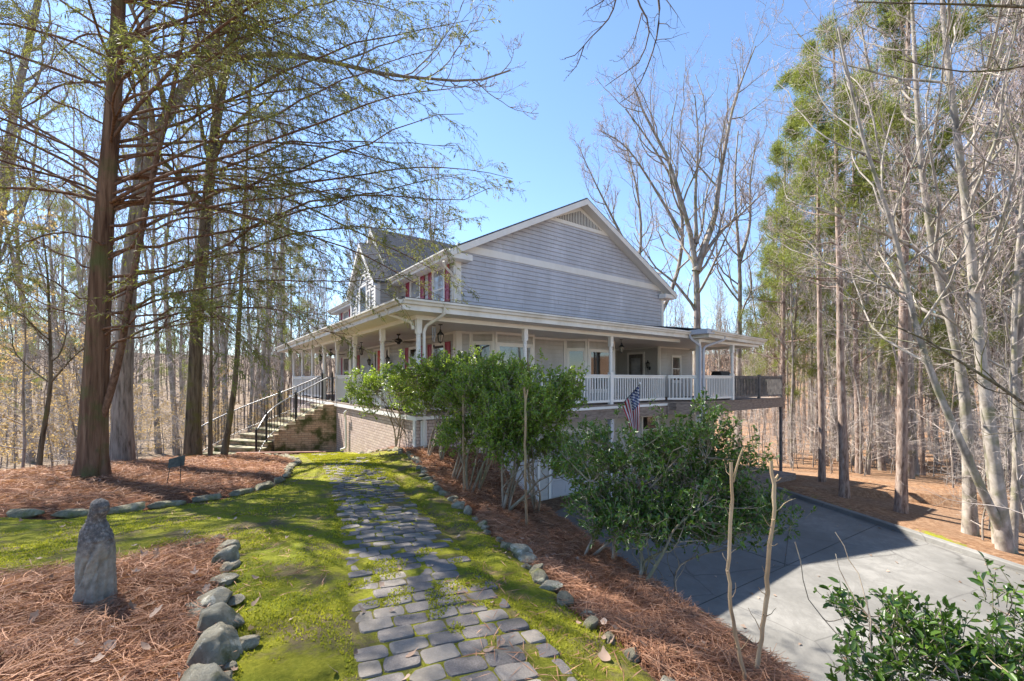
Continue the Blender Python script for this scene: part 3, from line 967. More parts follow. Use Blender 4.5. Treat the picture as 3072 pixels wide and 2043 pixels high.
ZC = 2.25
mb = MB()
E = .60
mb.slab([(-E, -E, ZC), (9.9, -E, ZC), (10.0, -1.22, ZC), (PX1 - .05, -.85, ZC - .02), (PX1 - .05, 5.0, ZC - .02), (WX0, 5.0, ZC), (WX0, 16.5, ZC), (-E, 16.5, ZC)], .03)
mb.build('porch_ceiling', M['ceiling'], house)
mb = MB()   # beam on the columns
mb.box(-.09, .09, -.09, 16.0, ZC - .13, ZC - .032); mb.box(.09, 10.1, -.09, .09, ZC - .13, ZC - .032)
mb.box(10.16, 14.6, -.79, -.61, ZC - .15, ZC - .052); mb.box(14.42, 14.6, -.61, 4.6, ZC - .15, ZC - .052)
mb.build('porch_lintel', M['white'], house)
mb = MB()
ZG = 2.45
mb.box(-E - .02, -E, -E - .02, 16.5, ZC - .03, ZG); mb.box(-E, 9.98, -E - .02, -E, ZC - .03, ZG)
mb.box(9.98, 10.0, -1.24, -E - .02, ZC - .03, ZG)
mb.bar((9.99, -1.23, (ZC + ZG) / 2 - .015), (PX1, -.86, (ZC + ZG) / 2 - .035), .02, ZG - ZC + .03)
mb.box(PX1 - .01, PX1 + .01, -.86, 5.0, ZC - .05, ZG - .02)
mb.build('fascia', M['gutter'], house)
gutter([(-E - .021, 16.5, ZG), (-E - .021, -E - .021, ZG), (9.97, -E - .021, ZG)])
gutter([(9.99, -1.245, ZG), (PX1, -.875, ZG - .02)])
mb = MB()
zr = 3.02
mb.slab([(-E - .06, -E - .06, ZG + .03), (W, W, zr), (W, 16.6, zr), (-E - .06, 16.6, ZG + .03)], .03)
mb.slab([(-E - .06, -E - .06, ZG + .03), (10.0, -E - .06, ZG + .03), (11.2, W, zr), (W, W, zr)], .03)
mb.slab([(9.94, -1.28, ZG + .03), (PX1 + .05, -.92, ZG + .01), (WX1 + .6, W, zr), (10.0, W, zr)], .03)
mb.slab([(PX1 + .05, -.92, ZG + .01), (PX1 + .05, 5.1, ZG + .01), (WX1 + .6, 5.1, zr), (WX1 + .6, W, zr)], .03)
mb.slab([(WX1 - .2, W, zr - .003), (WX1 + .6, W, zr - .003), (WX1 + .6, 5.1, zr - .003), (WX1 - .2, 5.1, zr - .003)], .03)
mb.build('porch_roof', M['shingle'], house, uv=True)

# -- columns
def column(x, y, z0=0.0, z1=ZC - .13, base=.95, mat='white', plain=False):
    mb = MB(); s = .062
    if plain:
        mb.box(x - s, x + s, y - s, y + s, z0, z1)
    else:
        mb.box(x - s, x + s, y - s, y + s, z0, base + .05)
        mb.box(x - s, x + s, y - s, y + s, z1 - .30, z1)
        a = base + .05; b_ = z1 - .30; h = b_ - a
        pr = [(.062, 0), (.062, .02), (.048, .035), (.06, .055), (.06, .075), (.052, .09)]
        pr += [(.056, .10)]
        for q in range(1, 6):
            zz = .10 + (h - .2) * q / 6
            pr += [(.058, zz - .012), (.052, zz), (.058, zz + .012)]
        pr += [(.055, h - .10), (.05, h - .09), (.06, h - .075), (.06, h - .055), (.046, h - .035), (.062, h - .02), (.062, h)]
        mb.lathe((x, y, a), pr, 14)
    return mb.build('porch_column', M[mat], house)
FY = [0, 2.35, 4.86, 6.97, 8.91, 11.0, 13.2, 15.5]
for y in FY: column(0, y)
SX = [3.04, 6.45]
for x in SX: column(x, 0)
column(10.25, -.7, -3.33, ZC - .13, plain=True)
column(12.6, -.7); column(13.4, 1.2); column(14.45, -.6, -.0, mat='white') if False else None
column(12.9, 3.6, plain=True); column(14.4, 2.6)

# -- railings
def railing(a, b_, mat='white', h=.93, name='railing', sp=.115):
    a = Vector((*a, 0)); b_ = Vector((*b_, 0)); d = (b_ - a); L = d.length; d /= L
    mb = MB()
    a2 = a + d * .062; b2 = b_ - d * .062
    mb.bar(a2 + Vector((0, 0, h - .02)), b2 + Vector((0, 0, h - .02)), .11, .035)
    mb.bar(a2 + Vector((0, 0, h - .075)), b2 + Vector((0, 0, h - .075)), .04, .07)
    mb.bar(a2 + Vector((0, 0, .10)), b2 + Vector((0, 0, .10)), .04, .07)
    n = max(2, int(L / sp))
    for i in range(1, n):
        p = a + d * (L * i / n)
        mb.bar(p + Vector((0, 0, .135)), p + Vector((0, 0, h - .11)), .036, .036)
    return mb.build(name, M[mat], house)
for i in range(len(FY) - 1):
    if i == 3: continue
    railing((0, FY[i]), (0, FY[i + 1]))
railing((0, 0), (3.04, 0)); railing((3.04, 0), (6.45, 0)); railing((6.45, 0), (9.35, 0)); railing((9.35, 0), (10.25, -.7)); railing((10.25, -.7), (12.6, -.7))
railing((12.66, -.7), (14.75, -.7), 'wooddark', .93, sp=.12); railing((14.85, -.7), (16.87, -.7), 'wooddark', .93, sp=.12)
railing((16.87, -.65), (16.87, 3.9), 'wooddark', .93, sp=.12)
railing((0, 15.5), (W, 15.5))
mb = MB()
mb.box(14.75, 14.85, -.75, -.65, -.01, .98)
mb.build('deck_post', M['wooddark'], house)
for y_ in (-.7, 3.9):
    mb = MB(); mb.box(16.82, 16.92, y_ - .05, y_ + .05, -3.3, .98); mb.build('deck_post', M['wooddark'], house)

# -- lower walls under the porch ceiling: a chain of wall pieces in plan
BW = MB(); TR = MB()
chain = [((W, W), (2.66, W), 1), ((2.66, W), (3.20, 1.68), 1), ((3.20, 1.68), (4.71, 1.68), 1), ((4.71, 1.68), (4.71, W), 1), ((4.71, W), (6.54, W), 1),
         ((6.54, W), (7.15, 1.68), 1), ((7.15, 1.68), (8.59, 1.68), 1), ((8.59, 1.68), (8.59, 4.6), 0), ((8.59, 4.6), (12.06, 4.6), 0), ((12.06, 4.6), (12.06, W), 0), ((12.06, W), (PX1 - .3, W), 1)]
frames = []
for p, q, pale in chain:
    F, L = frame(p, q); frames.append((F, L))
    clap(BW, F, L, .0, ZC - .03, mi=0)
    TR.fbox(F, 0, L, -.01, .040, ZC - .10, ZC - .032)
    for uu in (0, L):
        TR.fbox(F, max(0, uu - .07), min(L, uu + .07), -.012, .037, 0, ZC - .101)
BW.build('porch_wall', [M['siding_pale'], M['seam']], house)
TR.fbox(frames[0][0], -.036, .15, .038, .046, 0, ZC - .101)
TR.build('porch_wall_trim', M['white'], house)
window(frames[1][0], .10, .62, .45, 1.86, 'pane', .07)
window(frames[2][0], .12, 1.36, .40, 1.82, 'pane', .08, False)
window(frames[5][0], .12, .68, .42, 1.82, 'pane', .07)
window(frames[6][0], .12, 1.30, .40, 1.80, 'pane', .07, False)
F8 = frames[10][0]
window(F8, .95, 1.55, .72, 1.80, 'pane', .06)
# back door on the recess wall
F9 = frames[9][0]
mb = MB()
d0, d1 = .85, 1.62
mb.fbox(F9, d0 - .09, d0, 0, .05, 0, 2.02); mb.fbox(F9, d1, d1 + .09, 0, .05, 0, 2.02); mb.fbox(F9, d0, d1, 0, .048, 1.93, 2.02)
dr = mb.build('back_door', M['white'], house)
mb = MB(); mb.fbox(F9, d0 + .01, d1 - .01, .018, .038, .02, 1.92); mb.build('door_leaf', M['wooddark'], dr)
mb = MB(); mb.fbox(F9, d0 + .14, d1 - .14, .039, .045, .95, 1.75); mb.build('pane', M['panecurtain'], dr)

# front wall under the porch
Ffl = (WX0, 0, 0, 1, -1, 0)
mb = MB()
clap(mb, (WX0, W, 0, 1, -1, 0), 13.0, 0, ZC - .03)
mb.build('porch_front_wall', [M['siding_pale'], M['seam']], house)
mb = MB(); mb.box(WX0 - .03, WX0 + .0, W + .16, WY1, ZC - .10, ZC - .032); mb.box(WX0 - .04, WX0, W - .032, W + .15, 0, ZC - .032)
mb.box(WX0 - .04, WX0, WY1 - .15, WY1, 0, ZC - .032)
mb.build('porch_front_trim', M['white'], house)
for (u0, u1, sa, sb_) in ((2.93, 3.69, 1, 1), (4.90, 5.60, 1, 1), (13.3, 14.3, 1, 1)):
    window(Ffl, u0, u1, .55, 1.88, 'pane', .06)
    shutter(Ffl, u0 - .40, u0 - .08, .5, 1.93); shutter(Ffl, u1 + .08, u1 + .40, .5, 1.93)
shutter(Ffl, 11.55, 11.87, .5, 1.93)
window(Ffl, 11.95, 12.5, .55, 1.88, 'pane', .06)
# red front door with sidelights
mb = MB()
for a, b_ in ((7.62, 7.74), (7.98, 8.08), (9.0, 9.1), (9.34, 9.46)): mb.fbox(Ffl, a, b_, 0, .06, 0, 2.08)
mb.fbox(Ffl, 7.74, 9.34, 0, .055, 2.0, 2.08)
fd = mb.build('front_door', M['white'], house)
mb = MB(); mb.fbox(Ffl, 8.09, 8.99, .018, .04, .02, 1.99)
for z0, z1 in ((.15, .85), (1.0, 1.85)):
    for a, b_ in ((8.18, 8.5), (8.58, 8.9)): mb.fbox(Ffl, a, b_, .04, .052, z0, z1)
mb.build('door_leaf', M['redpaint'], fd)
mb = MB(); mb.fbox(Ffl, 7.76, 7.96, .01, .032, .3, 1.95); mb.build('sidelight', M['pane'], fd); mb = MB(); mb.fbox(Ffl, 9.12, 9.32, .01, .032, .3, 1.95); mb.build('sidelight', M['pane'], fd)
mb = MB(); mb.tube([hv for hv in ((WX0 - .04, 8.16, 1.0), (WX0 - .09, 8.16, 1.0))], .028, 8); mb.build('handle', M['iron'], fd)

# -- foundation and basement
mb = MB()
mb.box(-.06, .14, -.06, 16.0, -3.6, -.152)
mb.box(.14, 2.3, -.06, .14, -3.6, -.152); mb.box(2.12, 2.3, .14, 2.4, -3.6, -.152)
mb.build('brick_foundation', M['brickwall'], house, uv=True)
mb = MB(); mb.box(.02, .16, -.085, -.061, -1.25, -.152); mb.box(-.085, -.061, .0, .13, -1.3, -.152)
mb.build('foundation_corner_board', M['white'], house)
mb = MB()
Fb, Lb = frame((2.3, W), (15.2, W))
clap(mb, Fb, 12.9, -3.33, -.29)
mb.add([(2.3, W + .02, -3.6), (15.2, W + .02, -3.6), (15.2, W + .02, -.06), (2.3, W + .02, -.06)], [(0, 1, 2, 3)])
mb.add([(15.2, W, -3.6), (15.2, 9, -3.6), (15.2, 9, -.06), (15.2, W, -.06)], [(0, 1, 2, 3)])
mb.build('basement_wall', [M['siding_pale'], M['seam']], house)
for u0, u1 in ((.45, 2.95), (3.55, 6.05)):
    mb = MB()
    mb.fbox(Fb, u0 - .1, u0, 0, .05, -3.33, -1.0); mb.fbox(Fb, u1, u1 + .1, 0, .05, -3.33, -1.0); mb.fbox(Fb, u0, u1, 0, .048, -1.12, -1.0)
    g = mb.build('garage_door', M['white'], house)
    mb = MB()
    for i in range(4):
        z0 = -3.31 + i * .545
        mb.fbox(Fb, u0 + .005, u1 - .005, .018, .032, z0, z0 + .535)
        for j in range(4):
            w_ = (u1 - u0) / 4
            mb.fbox(Fb, u0 + j * w_ + .07, u0 + (j + 1) * w_ - .07, .032, .04, z0 + .09, z0 + .44)
    mb.build('door_panel', M['garage'], g)
window(Fb, 8.6, 9.6, -1.9, -.75, 'pane', .09)
mb = MB(); mb.box(12.7, 13.15, .3, .75, -3.9, -.30); mb.build('brick_pier', M['brickdark'], house, uv=True)
mb = MB(); mb.box(6.38, 6.52, -.07, .07, -3.33, -.46); mb.build('porch_support_post', M['garage'], house)

# -- downspouts
def spout(pts, mat='gutter', r=.036):
    mb = MB()
    P = [Vector(p) for p in pts]; Q = [P[0]]
    for i in range(1, len(P) - 1):   # rounded bends
        a = P[i] + (P[i - 1] - P[i]).normalized() * .06; c = P[i] + (P[i + 1] - P[i]).normalized() * .06
        Q += [a, (a + c) / 2 * .5 + P[i] * .5, c]
    Q.append(P[-1])
    mb.tube(Q, r, 8)
    return mb.build('downspout', M[mat], house)
spout([(-.66, 5.1, 2.36), (-.66, 5.1, 2.22), (-.10, 5.0, 2.02), (-.10, 5.0, .2), (-.10, 4.98, .0)])
spout([(-.13, 5.25, -.22), (-.20, 5.35, -.30), (-.13, 5.4, -.45), (-.12, 5.4, -1.45), (-.3, 5.4, -1.5)])
spout([(.32, -.66, 2.36), (.32, -.64, 2.2), (.12, -.14, 1.98), (.09, -.1, 1.86), (.09, -.1, -.9)])
spout([(-.66, .30, 2.38), (-.62, .26, 2.24), (-.14, .03, 2.05), (-.12, .02, 1.9)])
spout([(9.75, -.66, 2.36), (9.8, -.68, 2.2), (10.16, -.82, 1.95), (10.16, -.82, -.2), (10.16, -.88, -.4), (10.16, -.85, -3.2)], 'greypaint', .045)
spout([(11.2, -1.15, 2.36), (11.2, -1.12, 2.2), (10.4, -.84, 1.93), (10.34, -.84, 1.8), (10.34, -.84, -.2), (10.34, -.9, -.4), (10.34, -.86, -3.2)], 'greypaint', .045)
spout([(12.78, W + .2, 4.1), (12.5, W + .1, 3.9), (12.42, W + .1, 3.1)], 'greypaint', .04)
spout([(1.65, 2.0, 4.16), (1.7, 2.05, 4.05), (2.1, 2.3, 3.9), (2.13, 2.33, 3.8), (2.13, 2.33, 3.1)])
mb = MB(); mb.box(9.75, 10.2, -1.32, -.64, ZG - .12, ZG + .04); mb.build('gutter_corner_box', M['greypaint'], house)

# -- wooden platform under the deck
pl = MB()
for i in range(11):
    a = hw(9.2 + i * .62, -1.62, 0); 
    P = [hw(9.2 + i * .62, -1.62), hw(9.2 + i * .62 + .605, -1.62), hw(9.2 + i * .62 + .605, 1.1), hw(9.2 + i * .62, 1.1)]
    z = -3.88 + .002 * (i % 2)
    pl.slab([(p.x, p.y, z) for p in P], .035)
for a, b_ in (((9.2, -1.6), (16.0, -1.6)), ((16.0, -1.6), (16.0, 1.1))):
    p = hw(*a); q = hw(*b_)
    pl.bar((p.x, p.y, -4.04), (q.x, q.y, -4.04), .05, .24)
o = pl.build('platform', M['wood'])
tag(o, 'low wooden platform under the brown deck beside the driveway', 'platform')
# ---------------------------------------------------------------- helper: a point seen at photo pixel (px, py of a 2358-wide view) at distance Y
def at(px, py, Y):
    return Vector(((px * 1.3027 - 1536) / 1294 * Y, Y, (1139 - py * 1.3027) / 1294 * Y))
def atg(px, Y, dz=0.0):
    x = (px * 1.3027 - 1536) / 1294 * Y
    return Vector((x, Y, sz(x, Y) + dz))

# ---------------------------------------------------------------- brick staircase with its iron rails
N0 = hw(-.12, 7.03); F0 = hw(-.12, 8.86)
NN = [(N0.x, N0.y), (-6.66, 15.27), (-6.94, 15.18), (-7.22, 15.1), (-7.5, 15.02), (-7.78, 14.95), (-8.02, 14.86), (-8.16, 14.7), (-8.2, 14.45), (-8.18, 14.2), (-8.14, 13.95), (-8.1, 13.7)]
FF = [(F0.x, F0.y), (-7.8, 16.72), (-8.15, 16.62), (-8.5, 16.5), (-8.85, 16.35), (-9.2, 16.12), (-9.5, 15.8), (-9.75, 15.45), (-9.95, 15.05), (-10.1, 14.62), (-10.2, 14.2), (-10.25, 13.8)]
def st_z(k): return HZ - .165 * k
stair = empty('brick_staircase', (-8.2, 15.0, -2.6), 0, 'curved brick staircase with black iron rails climbing to the front porch', 'staircase')
stair_off = Vector((8.2, -15.0, 2.6))
def loc(mb):   # shift a world-space mesh under the staircase's Empty
    mb.v = [tuple(Vector(p) + stair_off) for p in mb.v]
    return mb
for k in range(1, 12):
    mb = MB()
    zt = st_z(k); zb = -3.0
    a, b_, c, d = NN[k], FF[k], FF[k - 1], NN[k - 1]
    mb.add([(p[0], p[1], z) for z in (zb, zt - .05) for p in (a, d, c, b_)], [(4, 5, 6, 7), (0, 1, 5, 4), (1, 2, 6, 5), (2, 3, 7, 6), (3, 0, 4, 7)])
    s = loc(mb).build('step', M['brickstep'], stair, uv=True)
    mb = MB()
    va = Vector((*a, 0)); vb = Vector((*b_, 0)); ud = (vb - va).normalized(); out = Vector((ud.y, -ud.x, 0))
    if out.dot(Vector((a[0] - d[0], a[1] - d[1], 0))) < 0: out = -out
    o_ = out * .03
    q = [va + o_ - ud * .03, vb + o_ + ud * .02, Vector((*c, 0)), Vector((*d, 0)) - ud * .03]
    mb.slab([(p.x, p.y, zt) for p in q], .048)
    t = loc(mb).build('tread', M['tread'], s)
# stepped side wall in mossy brick
mb = MB()
for k in range(0, 7):
    a = Vector((*NN[k], 0)); b_ = Vector((*NN[k + 1], 0)); d = (b_ - a).normalized(); nr = Vector((-d.y, d.x, 0))
    if k == 0: a = a - d * .16
    if nr.y > 0: nr = -nr
    z = st_z(k + 1) + .06
    P = []
    for zz in (-3.1, z):
        for q, w in ((a, 0), (b_, 0), (b_, .16), (a, .16)): P.append((q.x + nr.x * w, q.y + nr.y * w, zz))
    mb.add(P, [(0, 3, 2, 1), (4, 5, 6, 7), (0, 1, 5, 4), (1, 2, 6, 5), (2, 3, 7, 6), (3, 0, 4, 7)])
loc(mb).build('side_wall', M['brickstep'], stair, uv=True)
def stair_rail(P, inset, posts, flare=0):
    pts = []
    for k, p in enumerate(P):
        pts.append(Vector((p[0] + inset[0], p[1] + inset[1], st_z(k))))
    rp = resample(np.array([tuple(p) for p in pts]), .12)
    mb = MB()
    mb.tube([Vector(p) + Vector((0, 0, .92)) for p in rp], .022, 8)
    mb.tube([Vector(p) + Vector((0, 0, .10)) for p in rp], .012, 6)
    r = loc(mb).build('handrail', M['steelrail'], stair, smooth=True)
    mb = MB()
    for i in range(0, len(rp)):
        p = Vector(rp[i]); mb.bar(p + Vector((0, 0, .10)), p + Vector((0, 0, .91)), .014, .014)
    o = loc(mb).build('baluster', M['iron'], r)
    for k in posts:
        mb = MB(); p = pts[k]
        mb.box(p.x - .024, p.x + .024, p.y - .024, p.y + .024, p.z, p.z + 1.0)
        mb.lathe((p.x, p.y, p.z + 1.0), [(.03, 0), (.03, .012), (.016, .02), (.024, .045), (.004, .07)], 8)
        loc(mb).build('rail_post', M['iron'], stair)
stair_rail(NN, (-.05, .04), (0, 4, 8, 11))
stair_rail(FF, (.05, -.03), (0, 4, 8, 11))

mb = MB()
for i in range(5):
    a = Vector((-6.15 - i * .03, 14.72 - .17 * i)); b_ = Vector((-8.35 + i * .02, 13.62 - .17 * i))
    mb.bar((a.x, a.y, sz(a.x, a.y) + .10), (b_.x, b_.y, sz(b_.x, b_.y) + .11 + .02), .155, .035)
tag(mb.build('boardwalk', M['woodred']), 'reddish old boards lying at the foot of the brick stairs', 'boards')

# ---------------------------------------------------------------- lanterns, sconces, fans, chime
def lantern_body(mb, gl, c, s=1.0, k=6):
    x, y, z = c      # z = bottom of the cage
    r0, r1, h = .052 * s, .085 * s, .20 * s
    for j in range(k):
        a = 2 * math.pi * j / k + .3
        mb.bar((x + r0 * math.cos(a), y + r0 * math.sin(a), z + .02), (x + r1 * math.cos(a), y + r1 * math.sin(a), z + h), .012, .012)
    mb.lathe((x, y, z), [(.012, -.03 * s), (.03 * s, -.01), (r0 + .012, .0), (r0 + .012, .02)], k)
    mb.lathe((x, y, z + h), [(r1 + .016, -.012), (r1 + .02, .01), (.055 * s, .055 * s), (.03 * s, .085 * s), (.018, .10 * s), (.028 * s, .12 * s), (.006, .15 * s)], k)
    gl.lathe((x, y, z + .021), [(r0 - .006, 0), (r1 - .01, h - .035)], k)
def hanging(x, y, label):
    p = hw(x, y, ZC - .03)
    e = empty('porch_lantern', p, HA, label, 'lantern', 'black lanterns hanging from the porch ceiling')
    f = MB(); g = MB()
    f.lathe((0, 0, -.02), [(.055, .0), (.06, .018)], 12)
    f.tube([(0, 0, -.02), (0, 0, -.145)], .008, 6)
    lantern_body(f, g, (0, 0, -.47))
    f.build('lantern_frame', M['iron'], e); g.build('lantern_glass', M['lampglass'], e)
hanging(1.11, 1.12, 'black hanging lantern nearest the porch corner, beside the wind chime')
hanging(1.1, 7.8, 'black hanging lantern over the top of the front stairs')
hanging(1.1, 14.6, 'black hanging lantern at the far end of the front porch')
hanging(8.3, 1.1, 'black hanging lantern on the side porch in front of the recessed back door')
def sconce(F, u, z, label):
    p = Vector((F[0] + F[2] * u, F[1] + F[3] * u, z)); n = Vector((F[4], F[5], 0))
    wpos = hw(p.x, p.y, p.z)
    e = empty('wall_lantern', wpos, HA, label, 'wall lantern', 'black wall lanterns by the doors')
    f = MB(); g = MB()
    c = n * .17
    f.lathe((n.x * .035, n.y * .035, -.10), [(.04, 0), (.045, .02), (.045, .13), (.04, .15)], 8)
    f.tube([n * .04 + Vector((0, 0, .0)), n * .10 + Vector((0, 0, -.05)), c + Vector((0, 0, -.03))], .009, 6)
    f.tube([c + Vector((0, 0, -.03)), c + Vector((0, 0, -.16)), c * .75 + Vector((0, 0, -.26))], [.01, .008, .004], 6)
    lantern_body(f, g, (c.x, c.y, 0), .95)
    f.build('lantern_frame', M['iron'], e); g.build('lantern_glass', M['lampglass'], e)
sconce(Ffl, 7.45, 1.42, 'black wall lantern on the near side of the red front door')
sconce(Ffl, 9.70, 1.42, 'black wall lantern on the far side of the red front door')
sconce(F9, 1.98, 1.30, 'black wall lantern beside the dark recessed back door')
def fan(x, y, label, rot):
    p = hw(x, y, ZC - .03)
    e = empty('ceiling_fan', p, HA, label, 'ceiling fan', 'ceiling fans of the front porch')
    f = MB()
    f.lathe((0, 0, -.06), [(.02, 0), (.06, .03), (.065, .06)], 12); f.tube([(0, 0, -.05), (0, 0, -.15)], .014, 8)
    f.lathe((0, 0, -.33), [(.02, 0), (.05, .01), (.055, .04), (.07, .05), (.115, .075), (.12, .12), (.09, .16), (.03, .185)], 14)
    f.build('fan_motor', M['iron'], e)
    for k in range(5):
        a = rot + k * 2 * math.pi / 5; d = Vector((math.cos(a), math.sin(a), 0)); s = Vector((-d.y, d.x, 0))
        b_ = MB(); z = -.25
        P = []
        for t, w in ((.20, .045), (.26, .062), (.55, .072), (.62, .05)):
            P += [d * t + s * w + Vector((0, 0, z - .012)), d * t - s * w + Vector((0, 0, z + .012))]
        P += [q + Vector((0, 0, .007)) for q in P]
        b_.add(P, [(0, 1, 3, 2), (2, 3, 5, 4), (4, 5, 7, 6), (8, 10, 11, 9), (10, 12, 13, 11), (12, 14, 15, 13), (0, 2, 10, 8), (2, 4, 12, 10), (4, 6, 14, 12), (1, 9, 11, 3), (3, 11, 13, 5), (5, 13, 15, 7), (6, 7, 15, 14), (0, 8, 9, 1)])
        b_.bar(d * .10 + Vector((0, 0, z)), d * .21 + Vector((0, 0, z)), .03, .01)
        b_.build('fan_blade', M['fanblade'], e)
M['fanblade'] = pmat('fan_blade_wood', (.20, .17, .14), (.30, .26, .22), 4, .6, 0)
fan(1.1, 4.0, 'dark ceiling fan between the near two hanging lanterns', .35)
fan(1.1, 12.5, 'dark ceiling fan at the far end of the front porch', .9)
p = hw(.55, .35, ZC - .16)
e = empty('wind_chime', p, 0, 'thin metal wind chime hanging near the porch corner column', 'wind chime')
f = MB(); f.lathe((0, 0, -.02), [(.05, 0), (.05, .015)], 12); f.tube([(0, 0, 0), (0, 0, .03)], .004, 5); f.build('chime_top', M['wooddark'], e)
f = MB()
for j in range(5):
    a = j * 2 * math.pi / 5; x, y = .038 * math.cos(a), .038 * math.sin(a)
    f.tube([(x, y, -.06), (x, y, -.30 - .03 * j)], .008, 7); f.tube([(x, y, -.06), (x, y, -.02)], .0015, 4)
f.build('chime_tube', M['steelrail'], e)
f = MB(); f.tube([(0, 0, -.02), (0, 0, -.48)], .002, 4); f.lathe((0, 0, -.56), [(.004, 0), (.022, .03), (.018, .07), (.003, .085)], 8); f.build('clapper', M['iron'], e)

# ---------------------------------------------------------------- chair on the porch, grill on the deck
def patio_chair(x, y, rz, label, zb=0.0, mat='iron'):
    e = empty('porch_chair', hw(x, y, zb), HA + rz, label, 'chair')
    w, d, h = .5, .48, .43
    s = MB(); s.box(-w / 2, w / 2, -d / 2, d / 2, h, h + .03); s.build('seat', M['redpaint'] if mat == 'red' else M['wooddark'], e, bevel=.008)
    b_ = MB()
    for i in range(7):
        xx = -w / 2 + .04 + i * (w - .08) / 6
        b_.bar((xx, d / 2 - .01, h + .05), (xx, d / 2 + .10, h + .52), .02, .012)
    b_.tube([(-w / 2, d / 2, h), (-w / 2, d / 2 + .10, h + .48), (-w / 4, d / 2 + .12, h + .58), (w / 4, d / 2 + .12, h + .58), (w / 2, d / 2 + .10, h + .48), (w / 2, d / 2, h)], .013, 7)
    b_.build('backrest', M['iron'], e)
    for sx in (-1, 1):
        for sy in (-1, 1):
            l = MB(); l.tube([(sx * (w / 2 - .02), sy * (d / 2 - .03), h), (sx * (w / 2), sy * (d / 2 + .01), .01)], .014, 7); l.build('leg', M['iron'], e)
        a = MB(); a.tube([(sx * w / 2, d / 2 + .05, h + .24), (sx * w / 2, -d / 2 + .06, h + .23), (sx * w / 2, -d / 2 + .03, h)], .013, 7); a.build('armrest', M['iron'], e)
patio_chair(1.3, 9.6, 2.2, 'black iron chair on the porch at the head of the stairs')
patio_chair(1.35, 2.0, 1.2, 'black iron chair on the porch near its corner')
e = empty('grill', hw(13.5, .2, 0), HA, 'covered black barbecue grill behind the brown deck railing', 'grill')
f = MB(); f.box(-.45, .45, -.28, .28, .25, .85); f.add([(-.42, -.27, .85), (.42, -.27, .85), (.42, .27, .85), (-.42, .27, .85), (-.38, -.15, 1.12), (.38, -.15, 1.12), (.38, .18, 1.12), (-.38, .18, 1.12)], [(0, 1, 5, 4), (1, 2, 6, 5), (2, 3, 7, 6), (3, 0, 4, 7), (4, 5, 6, 7)])
f.build('grill_body', M['iron'], e, bevel=.02)
for sx in (-.4, .4):
    for sy in (-.24, .24):
        l = MB(); l.box(sx - .02, sx + .02, sy - .02, sy + .02, 0.0, .25); l.build('leg', M['iron'], e)
e = empty('trash_bin', hw(9.2, .55, 0), HA, 'dark lidded bin behind the angled corner of the side porch railing', 'bin')
f = MB(); f.add([(-.2, -.2, 0), (.2, -.2, 0), (.2, .2, 0), (-.2, .2, 0), (-.26, -.26, .85), (.26, -.26, .85), (.26, .26, .85), (-.26, .26, .85)], [(0, 3, 2, 1), (0, 1, 5, 4), (1, 2, 6, 5), (2, 3, 7, 6), (3, 0, 4, 7)]); f.build('bin_body', M['wooddark'], e)
f = MB(); f.box(-.29, .29, -.29, .29, .85, .93); f.build('lid', M['iron'], e, bevel=.015)

# ---------------------------------------------------------------- flag on its pole
pa = hw(6.55, -.16, -.22); pb = pa + Vector((.30, -.55, 1.02))
tip = at(1474, 884, 12.35); root = at(1418, 948, 13.1)
e = empty('flag', root, 0, 'american flag hanging from a slanted pole on the side porch', 'flag')
f = MB(); f.tube([(0, 0, 0), tip - root], [.017, .013], 8); f.build('flag_pole', pmat('flag_pole_paint', (.09, .09, .10), (.2, .2, .2), 8, .4, 0), e)
f = MB(); t_ = tip - root; f.lathe(tuple(t_), [(.012, -.02), (.03, .0), (.034, .025), (.02, .045), (.004, .055)], 10); f.build('finial', M['white'], e)
M['flagred'] = pmat('flag_red', (.42, .03, .04), (.50, .05, .06), 6, .8, 0); M['flagwhite'] = pmat('flag_white', (.68, .66, .64), (.75, .74, .72), 6, .8, 0); M['flagblue'] = pmat('flag_blue', (.02, .03, .12), (.035, .05, .17), 6, .8, 0)
# cloth hangs from the pole: hoist edge along the pole, fly end falls straight down
NU, NV = 60, 78
dpole = (root - tip) * .78
V = []
for j in range(NV + 1):
    v = j / NV                   # across the stripes, from the tip down the pole
    for i in range(NU + 1):
        u = i / NU               # from the hoist to the fly
        base = (tip - root) + dpole * (.04 + v * .92 * (1 - .62 * u))
        drop = 1.30 * u
        wave = .045 * math.sin(9 * v + 5 * u) * min(1, u * 3) + .02 * math.sin(21 * v + 2)
        V.append((base.x + .10 * wave + .02 * math.sin(4 * u), base.y + wave * 1.1, base.z - drop - .03 * math.sin(6 * v) * u))
F_ = []; mi = []
for j in range(NV):
    for i in range(NU):
        a = j * (NU + 1) + i
        F_.append((a, a + 1, a + NU + 2, a + NU + 1))
        st = int(j / NV * 13); col = 0 if st % 2 == 0 else 1
        if i < NU * .40 and st < 7:
            col = 2
            gu = (i / (NU * .40)) * 11; gv = (j / (NV * 7 / 13)) * 9
            if int(gu) % 2 == int(gv) % 2 and .1 < gu % 1 < .9 and .12 < gv % 1 < .88: col = 1
        mi.append(col)
me = bpy.data.meshes.new('cloth'); me.from_pydata(V, [], F_)
for m_ in ('flagred', 'flagwhite', 'flagblue'): me.materials.append(M[m_])
me.polygons.foreach_set('material_index', mi); me.polygons.foreach_set('use_smooth', [True] * len(F_)); me.update()
o = bpy.data.objects.new('cloth', me); COL.objects.link(o); o.parent = e

